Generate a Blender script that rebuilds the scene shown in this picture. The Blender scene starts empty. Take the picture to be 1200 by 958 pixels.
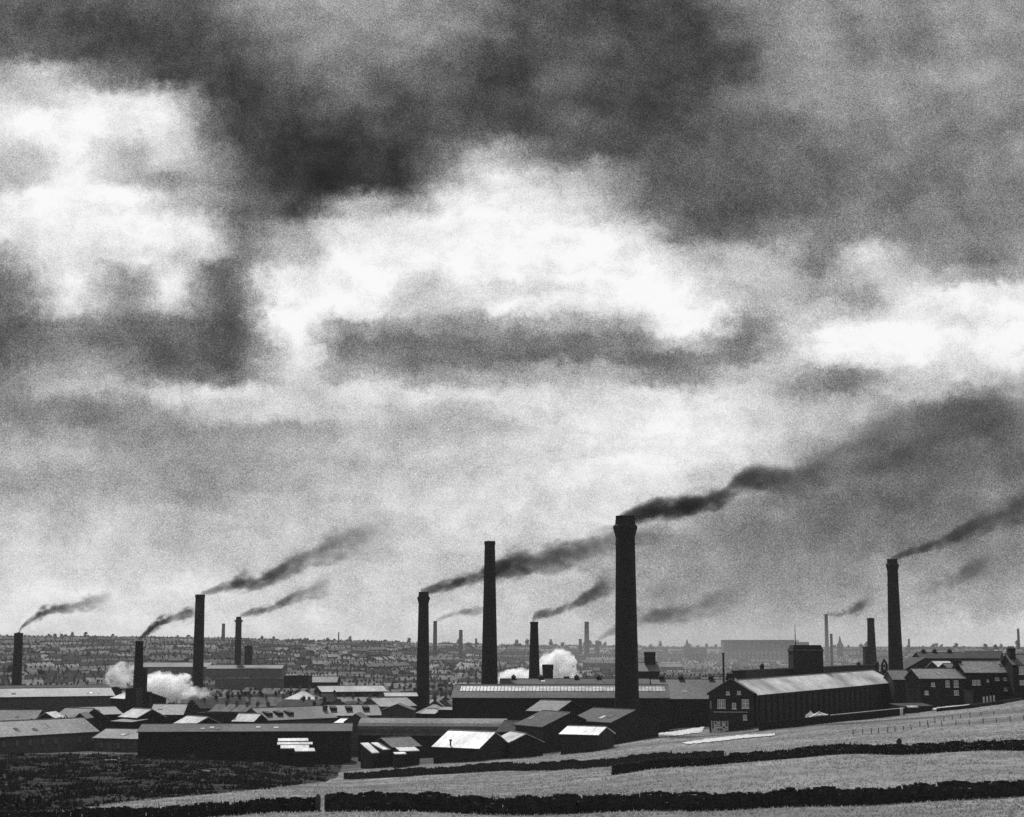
import bpy, math, random
import numpy as np
from mathutils import Vector
random.seed(7); rng = np.random.default_rng(11)
SC = bpy.context.scene; COL = SC.collection
R = math.radians
# ------------------------------------------------------------------ camera
F = 1900.0; CX, CY, HOR = 600.0, 479.0, 760.0; CZ = 40.0
T = math.atan((HOR-CY)/F); CT, ST = math.cos(T), math.sin(T)
cam = bpy.data.cameras.new('camera'); co = bpy.data.objects.new('camera', cam); COL.objects.link(co)
co.location = (0, 0, CZ); co.rotation_euler = (math.pi/2+T, 0, 0)
cam.sensor_width = 36; cam.lens = F/1200*36; cam.clip_start = .5; cam.clip_end = 30000
SC.camera = co
def W(px, py, Y):
    dx, dy = (px-CX)/F, (CY-py)/F
    s = Y/(CT-dy*ST)
    return Vector((dx*s, Y, CZ+s*(ST+dy*CT)))
def proj(x, y, z):
    z = z-CZ; f = y*CT+z*ST; u = -y*ST+z*CT
    return CX+F*x/f, CY-F*u/f
# ------------------------------------------------------------------ terrain heights
TY = [-60, 0, 20, 60, 100, 140, 220, 300, 420, 550, 700, 1000, 1350, 1750, 2250, 2800, 3600, 5000, 12000]
TC = [-200, 0, 200, 400, 600, 800, 1000, 1200, 1400]
TH = [[0]*9, [-1.8]*9, [-4.5]*9, [-9.2]*9,
 [-12.6,-12.4,-12.2,-11.9,-11.9,-11.8,-11.6,-11.2,-11],
 [-15,-14.6,-14.15,-13.6,-13.7,-13.6,-13.2,-12.6,-12],
 [-19,-18.5,-18,-18.5,-18.1,-15.6,-13.4,-12.5,-11.5],
 [-22.5,-21.8,-21.6,-24.6,-22,-19,-16,-14.2,-13],
 [-27.6,-26.8,-27,-28.2,-26,-21,-17.2,-13.2,-12],
 [-30,-30,-30,-30,-28,-25,-20.3,-15.8,-14],
 [-30,-30,-30,-30,-29,-28,-26,-21,-18],
 [-30,-30,-30,-30,-30,-30,-29,-26,-22],
 [-24,-23,-23,-26,-28,-29,-28,-26,-22],
 [-11,-10,-10,-15,-21,-24,-24,-22,-18],
 [4,4,3,-2,-11,-17,-17,-15,-12],
 [12,12,10,4,-2,-6,-7,-7,-6],
 [13,13,11,6,1,0,-1,-2,-2],
 [4]*9, [-60]*9]
TH = np.array(TH, float)
def H(x, y):
    x = np.asarray(x, float); y = np.asarray(y, float)
    px = np.clip(CX+F*x/np.maximum(y, 40), -199, 1399)
    ci = np.clip(((px+200)//200).astype(int), 0, 7); t = (px+200)/200-ci; t = t*t*(3-2*t)*.45+t*.55
    yy = np.clip(y, -59, 11999); ri = np.clip(np.searchsorted(TY, yy, side='right')-1, 0, len(TY)-2)
    y0 = np.array(TY)[ri]; y1 = np.array(TY)[ri+1]; s = (yy-y0)/(y1-y0)
    tya = np.array(TY, float)
    sl = np.zeros_like(TH); sl[1:-1] = (TH[2:]-TH[:-2])/(tya[2:]-tya[:-2])[:, None]
    d0 = np.diff(TH, axis=0)/np.diff(tya)[:, None]
    m = np.abs(d0[1:])*2; k = np.abs(d0[:-1])*2
    sl[1:-1] = np.clip(sl[1:-1], -np.minimum(m, k)-.012, np.minimum(m, k)+.012)
    def at(A, r): return A[r, ci]*(1-t)+A[r, ci+1]*t
    h0, h1, g0, g1 = at(TH, ri), at(TH, ri+1), at(sl, ri)*(y1-y0), at(sl, ri+1)*(y1-y0)
    s2, s3 = s*s, s*s*s
    h = (2*s3-3*s2+1)*h0+(s3-2*s2+s)*g0+(-2*s3+3*s2)*h1+(s3-s2)*g1
    h = h+.12*np.sin(x*.31+np.sin(y*.17)*2)*np.sin(y*.23+np.cos(x*.11)*2)*np.clip((y-60)/60, 0, 1)
    return h+CZ
def Hs(x, y): return float(H(np.array([x]), np.array([y]))[0])
def G(px, py, ymin=100, ymax=3000):
    ys = np.geomspace(ymin, ymax, 900); dx, dy = (px-CX)/F, (CY-py)/F
    s = ys/(CT-dy*ST); z = CZ+s*(ST+dy*CT); d = z-H(dx*s, ys)
    i = int(np.argmax(d <= 0)) if (d <= 0).any() else 899
    return Vector((dx*s[i], ys[i], float(H(dx*s[i:i+1], ys[i:i+1])[0])))
# ------------------------------------------------------------------ node helpers
class NT:
    def __init__(s, nt): s.nt = nt
    def n(s, t, **k):
        o = s.nt.nodes.new(t)
        for a, b in k.items(): setattr(o, a, b)
        return o
    def put(s, sock, v):
        if isinstance(v, bpy.types.NodeSocket): s.nt.links.new(v, sock)
        elif v is not None: sock.default_value = v
    def m(s, op, a, b=None, c=None, clamp=False):
        o = s.n('ShaderNodeMath', operation=op); o.use_clamp = clamp
        for i, v in enumerate((a, b, c)): s.put(o.inputs[i], v)
        return o.outputs[0]
    def v(s, op, a, b=None):
        o = s.n('ShaderNodeVectorMath', operation=op); s.put(o.inputs[0], a); s.put(o.inputs[1], b)
        return o.outputs[0]
    def noise(s, vec, scale, detail=4, rough=.55, col=False):
        o = s.n('ShaderNodeTexNoise'); s.put(o.inputs['Vector'], vec); o.inputs['Scale'].default_value = scale
        o.inputs['Detail'].default_value = detail; o.inputs['Roughness'].default_value = rough
        return o.outputs['Color' if col else 'Fac']
    def mr(s, val, a, b, c, d, smooth=False):
        o = s.n('ShaderNodeMapRange'); o.interpolation_type = 'SMOOTHSTEP' if smooth else 'LINEAR'
        for i, q in zip((0, 1, 2, 3, 4), (val, a, b, c, d)): s.put(o.inputs[i], q)
        return o.outputs[0]
    def mixf(s, f, a, b):
        o = s.n('ShaderNodeMix'); s.put(o.inputs[0], f); s.put(o.inputs[2], a); s.put(o.inputs[3], b)
        return o.outputs[0]
    def curve(s, fac, pts):
        o = s.n('ShaderNodeFloatCurve'); c = o.mapping.curves[0]
        while len(c.points) > 2: c.points.remove(c.points[1])
        c.points[0].location = pts[0]; c.points[-1].location = pts[-1]
        for p in pts[1:-1]: c.points.new(*p)
        o.mapping.update(); s.put(o.inputs['Value'], fac); return o.outputs[0]
def newmat(name):
    m = bpy.data.materials.new(name); m.use_nodes = True; m.node_tree.nodes.clear(); t = NT(m.node_tree)
    return m, t, t.n('ShaderNodeOutputMaterial')
def surf(name, g, rough=.8, spec=.3, var=.35, scale=1.0, stretch=(1, 1, 1), fine=0., metal=0., bump=0., big=0.):
    """grey surface of albedo g, mottled by noise"""
    m, t, out = newmat(name); b = t.n('ShaderNodeBsdfPrincipled'); t.nt.links.new(b.outputs[0], out.inputs[0])
    tc = t.n('ShaderNodeTexCoord').outputs['Object']
    vec = t.v('MULTIPLY', tc, stretch)
    f = t.mr(t.noise(vec, scale, 6, .7), .33, .67, 1-var, 1+var)
    if fine: f = t.m('MULTIPLY', f, t.mr(t.noise(tc, scale*5, 3, .75), .35, .65, 1-fine, 1+fine))
    if big: f = t.m('MULTIPLY', f, t.mr(t.noise(tc, scale*.12, 3, .5), .3, .7, 1-big, 1+big))
    oi = t.n('ShaderNodeObjectInfo').outputs['Random']
    f = t.m('MULTIPLY', f, t.mr(oi, 0, 1, .88, 1.12))
    v = t.m('MULTIPLY', f, g*.88); c = t.n('ShaderNodeCombineColor')
    for i in range(3): t.put(c.inputs[i], v)
    t.put(b.inputs['Base Color'], c.outputs[0])
    t.put(b.inputs['Roughness'], t.mr(t.noise(vec, scale*2, 3), .3, .7, max(rough-.08, .05), min(rough+.08, 1)))
    t.put(b.inputs['Specular IOR Level'], t.m('MULTIPLY', f, spec)); b.inputs['Metallic'].default_value = metal
    if bump:
        bp = t.n('ShaderNodeBump'); bp.inputs['Strength'].default_value = bump; bp.inputs['Distance'].default_value = .1
        t.put(bp.inputs['Height'], t.noise(vec, scale*4, 5)); t.put(b.inputs['Normal'], bp.outputs[0])
    return m
MT = dict(
 soot=surf('sooty_stone', .014, .9, .15, .45, .6, (1, 1, 2), .25, bump=.5),
 stone=surf('dirty_stone', .075, .9, .2, .4, .5, (1, 1, 2), .25, bump=.4),
 pale=surf('pale_stone', .32, .85, .3, .3, .8),
 hazy=surf('haze_paled_stone', .13, .9, .2, .3, .2),  # distant stone, base colour lightened to stand in for haze fade
 slate=surf('slate', .115, .6, .35, .35, .6, (1.5, 3, 3), .45, bump=.3, big=.25),
 slate2=surf('dull_slate', .065, .65, .3, .4, .6, (1.5, 3, 3), .45, bump=.3, big=.25),
 dark_slate=surf('dark_slate', .032, .7, .2, .45, .6, (1.5, 3, 3), .45, bump=.3, big=.25),
 pale_slate=surf('pale_slate', .20, .68, .3, .35, .6, (1.5, 3, 3), .45, bump=.3, big=.25),
 house_roof=surf('house_slate', .15, .8, .2, .5, .4, (1, 1, 1), .3),
 house_dark=surf('house_soot', .06, .9, .1, .4, .4), house_pale=surf('house_pale', .33, .85, .15, .4, .4),
 sheet=surf('pale_sheet_roof', .26, .6, .4, .42, .8, (3, .6, .6), .35, big=.3),
 bright=surf('glint_pale_roof', .50, .5, .45, .42, .8, (2.2, .5, .5), .4, big=.45),  # pale base colour carries part of these roofs' sun glint
 black=surf('tarred_boards', .015, .8, .25, .4, .6),
 house_wall=surf('house_wall', .10, .9, .15, .5, .5),
 white_roof=surf('glint_white_roof', .68, .5, .45, .4, 1.2, (2.2, .5, .5), .35, big=.2),  # near-white base stands in for glint the slopes do not catch
 white=surf('white_paint', .75, .6, .4, .15, 2),
 dry=surf('dry_stone', .03, .95, .1, .5, 1.5, (1, 1, 1), .4, bump=.5),
 leaf=surf('leaf', .035, .8, .2, .4, 1.0), bark=surf('bark', .03, .9, .1, .3, 3),
 road=surf('wet_glint_road', .68, .4, .6, .25, .3, (1, 1, 1), .2),  # wet glint painted in as a near-white base colour
 heath=surf('heather', .026, .9, .15, .6, .12, fine=.5),
 wood=surf('weathered_wood', .10, .9, .2, .4, 3),
 iron=surf('rusty_iron', .03, .7, .3, .4, 2),
)
def _glass():
    m, t, out = newmat('window_glass'); b = t.n('ShaderNodeBsdfPrincipled'); t.nt.links.new(b.outputs[0], out.inputs[0])
    b.inputs['Base Color'].default_value = (.16, .16, .16, 1); b.inputs['Roughness'].default_value = .25
    b.inputs['Specular IOR Level'].default_value = .9
    return m
MT['glass'] = _glass()
def _blades(name, lo, hi, sc=.05, sp_=.3):
    m, t, out = newmat(name); b = t.n('ShaderNodeBsdfPrincipled'); t.nt.links.new(b.outputs[0], out.inputs[0])
    geo = t.n('ShaderNodeNewGeometry'); tc = t.n('ShaderNodeTexCoord').outputs['Object']
    f = t.m('ADD', t.m('MULTIPLY', geo.outputs['Random Per Island'], .4), t.m('MULTIPLY', t.noise(tc, sc, 4), .6))
    v = t.mr(f, .2, .8, lo, hi); c = t.n('ShaderNodeCombineColor')
    for i in range(3): t.put(c.inputs[i], v)
    t.put(b.inputs['Base Color'], c.outputs[0]); b.inputs['Roughness'].default_value = .7; b.inputs['Specular IOR Level'].default_value = sp_
    tr = t.n('ShaderNodeBsdfTranslucent'); t.put(tr.inputs[0], c.outputs[0]); mx = t.n('ShaderNodeMixShader'); mx.inputs[0].default_value = .45
    t.nt.links.new(b.outputs[0], mx.inputs[1]); t.nt.links.new(tr.outputs[0], mx.inputs[2]); t.nt.links.new(mx.outputs[0], out.inputs[0])
    return m
MT['blades'] = _blades('dry_grass', .16, .48, .045, .3); MT['heather'] = _blades('heather_leaf', .004, .030, .08, .06)
# ------------------------------------------------------------------ mesh builder
class MB:
    def __init__(s): s.v, s.f, s.k = [], [], []
    def add(s, vs, fs, mi=0):
        n = len(s.v); s.v += [tuple(p) for p in vs]; s.f += [tuple(i+n for i in f) for f in fs]; s.k += [mi]*len(fs); return s
    def box(s, x0, x1, y0, y1, z0, z1, mi=0):
        return s.add([(x, y, z) for z in (z0, z1) for y in (y0, y1) for x in (x0, x1)],
              [(0, 2, 3, 1), (4, 5, 7, 6), (0, 1, 5, 4), (2, 6, 7, 3), (0, 4, 6, 2), (1, 3, 7, 5)], mi)
    def extr(s, prof, a, b, axis='x', mi=0):       # closed profile extruded along x (profile y,z) or y (profile x,z)
        n = len(prof)
        g = (lambda p, t: (t, p[0], p[1])) if axis == 'x' else (lambda p, t: (p[0], t, p[1]))
        vs = [g(p, a) for p in prof]+[g(p, b) for p in prof]
        fs = [(i, (i+1) % n, n+(i+1) % n, n+i) for i in range(n)]+[tuple(range(n-1, -1, -1)), tuple(range(n, 2*n))]
        return s.add(vs, fs, mi)
    def lathe(s, prof, n=20, mi=0, cx=0, cy=0, ph=0):
        vs = []
        for r, z in prof: vs += [(cx+r*math.cos(ph+2*math.pi*i/n), cy+r*math.sin(ph+2*math.pi*i/n), z) for i in range(n)]
        fs = [(j*n+i, j*n+(i+1) % n, (j+1)*n+(i+1) % n, (j+1)*n+i) for j in range(len(prof)-1) for i in range(n)]
        fs += [tuple(range(n-1, -1, -1)), tuple(range((len(prof)-1)*n, len(prof)*n))]
        return s.add(vs, fs, mi)
    def mesh(s, name, mats):
        me = bpy.data.meshes.new(name); me.from_pydata(s.v, [], s.f)
        for m in (mats if isinstance(mats, (list, tuple)) else [mats]): me.materials.append(MT[m] if isinstance(m, str) else m)
        me.polygons.foreach_set('material_index', s.k); me.update(); return me
    def build(s, name, mats, parent=None, loc=(0, 0, 0)):
        return link(name, s.mesh(name, mats), parent, loc)
def link(name, me, parent=None, loc=(0, 0, 0), rz=0):
    o = bpy.data.objects.new(name, me); COL.objects.link(o); o.parent = parent; o.location = loc; o.rotation_euler = (0, 0, rz); return o
def tag(o, label=None, cat=None, group=None, kind=None):
    for k, v in (('label', label), ('category', cat), ('group', group), ('kind', kind)):
        if v: o[k] = v
    return o
def thing(name, label, cat, loc, rz=0, group=None):
    return tag(link(name, None, None, loc, rz), label, cat, group)
def copy_tree(o, parent=None):
    c = o.copy(); COL.objects.link(c); c.parent = parent
    for ch in KIDS.get(o.name, []): copy_tree(ch, c)
    return c
KIDS = {}
def npmesh(name, V, Fc, mat):                       # V (n,3), Fc (m,3) fast
    me = bpy.data.meshes.new(name); n, m = len(V), len(Fc); k = Fc.shape[1]
    me.vertices.add(n); me.vertices.foreach_set('co', V.astype(np.float32).ravel())
    me.loops.add(m*k); me.loops.foreach_set('vertex_index', Fc.astype(np.int32).ravel())
    me.polygons.add(m); me.polygons.foreach_set('loop_start', np.arange(0, m*k, k, dtype=np.int32))
    me.materials.append(MT[mat] if isinstance(mat, str) else mat); me.update(calc_edges=True); me.validate(); return me
# ------------------------------------------------------------------ ground sheet
GB = [(-300, 962), (0, 957), (60, 953), (130, 942), (300, 926), (385, 916), (405, 904), (500, 895), (600, 886), (700, 872), (750, 867), (830, 854), (900, 853), (960, 843), (1050, 837), (1100, 833), (1200, 819), (1500, 800)]
def zones(x, y, z):
    px, py = proj(x, np.maximum(y, 30), z)
    gb = np.interp(px, [a for a, b in GB], [b for a, b in GB])
    grass = (((py > gb) & (y < 520)) | (y < 150)).astype(float)
    moor = ((grass < .5) & (px < 398) & (y < 430)).astype(float)
    return grass, moor
us = np.linspace(-1, 1, 241); us = .75*us*(.55+.45*us*us)
ys = np.concatenate([np.linspace(-60, 90, 26), np.linspace(96, 560, 170), np.geomspace(570, 11500, 110)])
U, Yg = np.meshgrid(us, ys); X = U*(np.abs(Yg)+90); Z = H(X, Yg)
n1, n2 = len(ys), len(us); ii = np.arange(n1*n2).reshape(n1, n2)
Q = np.stack([ii[:-1, :-1], ii[:-1, 1:], ii[1:, 1:], ii[1:, :-1]], -1).reshape(-1, 4)
gm, t, out = newmat('ground'); b = t.n('ShaderNodeBsdfPrincipled'); t.nt.links.new(b.outputs[0], out.inputs[0])
tc = t.n('ShaderNodeTexCoord').outputs['Object']
at = t.n('ShaderNodeVertexColor'); at.layer_name = 'zone'; sp = t.n('ShaderNodeSeparateColor'); t.put(sp.inputs[0], at.outputs[0])
wig = t.m('MULTIPLY', t.m('SUBTRACT', t.noise(tc, .25, 5, .7), .5), 1.2)
gz = t.mr(t.m('ADD', sp.outputs[0], wig), .35, .65, 0, 1, True); mz = t.mr(t.m('ADD', sp.outputs[1], wig), .35, .65, 0, 1, True)
gv = t.m('MULTIPLY', t.mr(t.noise(t.v('MULTIPLY', tc, (.4, 1, 1)), .06, 5, .6), .3, .7, .12, .32), t.mr(t.noise(t.v('MULTIPLY', tc, (.5, 1, 1)), 1.6, 4, .8), .3, .7, .75, 1.25))
mv = t.m('MULTIPLY', t.mr(t.noise(tc, .09, 6, .7), .4, .8, .006, .06), t.mr(t.noise(tc, 1.2, 4, .8), .3, .7, .5, 1.5))
tv = t.m('MULTIPLY', t.mr(t.noise(tc, .03, 6, .7), .35, .7, .03, .13), t.mr(t.noise(tc, .3, 4, .8), .3, .7, .5, 1.5))
v = t.mixf(gz, t.mixf(mz, tv, mv), gv); c = t.n('ShaderNodeCombineColor')
for i in range(3): t.put(c.inputs[i], v)
t.put(b.inputs['Base Color'], c.outputs[0]); b.inputs['Roughness'].default_value = .9; b.inputs['Specular IOR Level'].default_value = .08
bp = t.n('ShaderNodeBump'); bp.inputs['Strength'].default_value = .8; bp.inputs['Distance'].default_value = .25
t.put(bp.inputs['Height'], t.noise(tc, 1.6, 5, .7)); t.put(b.inputs['Normal'], bp.outputs[0])
me = npmesh('ground', np.stack([X, Yg, Z], -1).reshape(-1, 3), Q, gm)
gr, mo = zones(X.ravel(), Yg.ravel(), Z.ravel())
ca = me.color_attributes.new('zone', 'FLOAT_COLOR', 'POINT')
ca.data.foreach_set('color', np.stack([gr, mo, 0*gr, 1+0*gr], -1).astype(np.float32).ravel())
me.polygons.foreach_set('use_smooth', np.ones(len(Q), bool))
tag(link('ground', me), kind='structure')
# ------------------------------------------------------------------ grass and heather
def scatter_blades(n, sel, h0, h1, w, per, spread, name, mat, ymax, lean=.5):
    y = 112+(ymax-112)*rng.random(n)**1.25; x = (rng.random(n)*1.5-.75)*(y*.36+40)*1.25
    z = H(x, y); g, m = zones(x, y, z); px, py = proj(x, y, z)
    k = (g if sel == 'g' else m) > .5
    k &= (px > -160) & (px < 1360)
    x, y, z = x[k], y[k], z[k]; n = len(x)
    x = np.repeat(x, per)+rng.normal(0, spread, n*per); y = np.repeat(y, per)+rng.normal(0, spread, n*per)
    z = H(x, y)-.03; N = len(x)
    a = rng.random(N)*6.283; hh = (h0+(h1-h0)*rng.random(N)**2)*(1 if sel == 'g' else np.clip(.75+.75*np.sin(x*.35+1.3*np.sin(y*.13))*np.sin(y*.16+1.7*np.sin(x*.21)), .15, 2)); ww = w*(.6+.8*rng.random(N))
    dx, dy = np.cos(a)*ww, np.sin(a)*ww; lx, ly = rng.normal(0, lean, N)*hh, rng.normal(0, lean, N)*hh
    V = np.empty((N, 3, 3)); V[:, 0] = np.stack([x-dx, y-dy, z], -1); V[:, 1] = np.stack([x+dx, y+dy, z], -1); V[:, 2] = np.stack([x+lx, y+ly, z+hh], -1)
    return tag(link(name, npmesh(name, V.reshape(-1, 3), np.arange(N*3).reshape(-1, 3), mat)), kind='stuff')
o = scatter_blades(64000, 'g', .08, .30, .10, 6, .34, 'grass', 'blades', 470)
o['label'] = 'pale dry grass covering the sloping fields'
o = scatter_blades(16000, 'm', .25, .95, .22, 9, .5, 'heather', 'heather', 440)
o['label'] = 'dark rough heather on the slope below the sheds'
# ------------------------------------------------------------------ dry stone walls
def dry_wall(label, pts, hgt, thick=.55, seed=1):
    rnd = random.Random(seed); P = [Vector(p) for p in pts]; mb = MB()
    org = P[0].copy()
    for a, b2 in zip(P[:-1], P[1:]):
        d = (b2-a); L = d.length; d.normalize(); n = Vector((-d.y, d.x, 0))
        rows = 4
        for r in range(rows+1):
            s = 0.
            while s < L:
                l = rnd.uniform(.35, .8) if r < rows else rnd.uniform(.12, .3)
                e = min(s+l, L+.1); c0 = a+d*s; c1 = a+d*e
                zg0, zg1 = Hs(c0.x, c0.y), Hs(c1.x, c1.y); hh = hgt*(1+.14*math.sin(s*.21+seed)+.05*math.sin(s*1.7))
                th = thick*(1-.09*r)*rnd.uniform(.9, 1.1)
                z0 = -.3 if r == 0 else hh*.82*r/rows; z1 = hh*.82*(r+1)/rows-.01 if r < rows else hh*.80+.10+.16*abs(math.sin(s*.9+seed)*math.sin(s*.37))+rnd.uniform(0, .16)
                if r == rows and rnd.random() < .015: s = e; continue
                j = lambda: rnd.uniform(-.05, .05)
                q = []
                for (cc, zz) in ((c0, zg0), (c1, zg1)):
                    for sd in (-1, 1):
                        for hz in (z0, z1):
                            p = cc+n*(sd*(th/2+j())); q.append((p.x+j()-org.x, p.y+j()-org.y, zz+hz+j()*.5-org.z))
                mb.add(q, [(0, 4, 5, 1), (2, 3, 7, 6), (0, 2, 6, 4), (1, 5, 7, 3), (0, 1, 3, 2), (4, 6, 7, 5)])
                s = e+.01
    o = mb.build('dry_stone_wall', 'dry', None, org); wd = MB()
    for a, b2 in zip(P[:-1], P[1:]):                # weeds and brambles along top and foot
        L = (b2-a).length
        for _ in range(int(L*4)):
            f = rnd.random(); cc = a.lerp(b2, f); top = rnd.random() < .6
            if math.sin(f*L*.33+seed*2)+math.sin(f*L*.11) < rnd.uniform(-1.2, 1.0): continue
            h0 = hgt*.8 if top else 0; x, y, z = cc.x-org.x+rnd.uniform(-.2, .2), cc.y-org.y+(rnd.uniform(-.25, .25) if top else rnd.choice((-.45, .45))), Hs(cc.x, cc.y)-org.z+h0
            k = rnd.uniform(.05, .12); ln = rnd.uniform(.25, .62)
            wd.add([(x-k, y, z), (x+k, y+.03, z), (x+rnd.uniform(-.3, .3), y+rnd.uniform(-.2, .2), z+ln)], [(0, 1, 2)])
    wo = wd.build('weeds', 'heather', o); wo['kind'] = 'stuff'
    return tag(o, label, 'stone wall', 'dry stone field walls')
def GY(px, Y): x = (px-CX)/F*Y*1.0; return (x, Y, Hs(x, Y))
dry_wall('near dark dry stone wall crossing the foot of the view, right of the gateway', [GY(389, 141), GY(450, 139), GY(600, 138), GY(750, 140), GY(900, 141), GY(1050, 143), GY(1260, 145), GY(1560, 147)], 1.40, seed=1)
dry_wall('short dark wall left of the gateway running under the dark heather slope', [GY(-330, 128), GY(-60, 133), GY(100, 136), GY(200, 138), GY(300, 140), GY(377, 142)], 1.12, seed=2)
dry_wall('middle wall starting in the open field below the tallest chimney', [GY(715, 219), GY(760, 221), GY(850, 222), GY(930, 213), GY(1060, 207), GY(1260, 203), GY(1560, 200)], 1.35, seed=3)
dry_wall('farther thin wall along the top of the field, left of the middle wall', [GY(408, 332), GY(500, 316), GY(600, 300), GY(700, 272), GY(780, 250), GY(842, 228)], 1.45, seed=4)
gp = GY(383, 142)
for k, px in enumerate((378.2, 388.4)):
    g = GY(px, 141.6)
    mb = MB(); mb.box(-.2, .2, -.2, .2, -.4, 1.25); mb.lathe([(.26, 1.25), (.26, 1.32), (.05, 1.5)], 4, ph=math.pi/4)
    tag(mb.build('gatepost', 'stone', None, g), ('squat stone gatepost on the left of the gap', 'squat stone gatepost on the right of the gap')[k], 'gatepost', 'gateposts of the wall gap')
# ------------------------------------------------------------------ windows
_wm = {}
def window(parent, x, z, w, h, bars=1, y=0., rz=0., pale=True, name='window'):
    key = (round(w, 2), round(h, 2), bars, pale)
    if key not in _wm:
        f = MB(); b_ = .12
        f.box(-w/2, -w/2+b_, -.10, .02, 0, h); f.box(w/2-b_, w/2, -.10, .02, 0, h)
        f.box(-w/2+b_, w/2-b_, -.10, .02, h-b_, h); f.box(-w/2+b_, w/2-b_, -.10, .02, 0, b_)
        for i in range(bars): xx = -w/2+w*(i+1)/(bars+1); f.box(xx-.05, xx+.05, -.09, .02, b_, h-b_)
        f.box(-w/2+b_, w/2-b_, -.085, .02, h*.5-.05, h*.5+.05)
        f.box(-w/2-.15, w/2+.15, -.22, .0, -.14, -.002)
        p = MB(); p.box(-w/2+b_, w/2-b_, -.05, -.03, b_, h-b_)
        _wm[key] = (f.mesh('window', 'white' if pale else 'stone'), p.mesh('pane', 'glass'))
    o = link(name, _wm[key][0], parent, (x, y, z), rz); link('pane', _wm[key][1], o); return o
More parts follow.
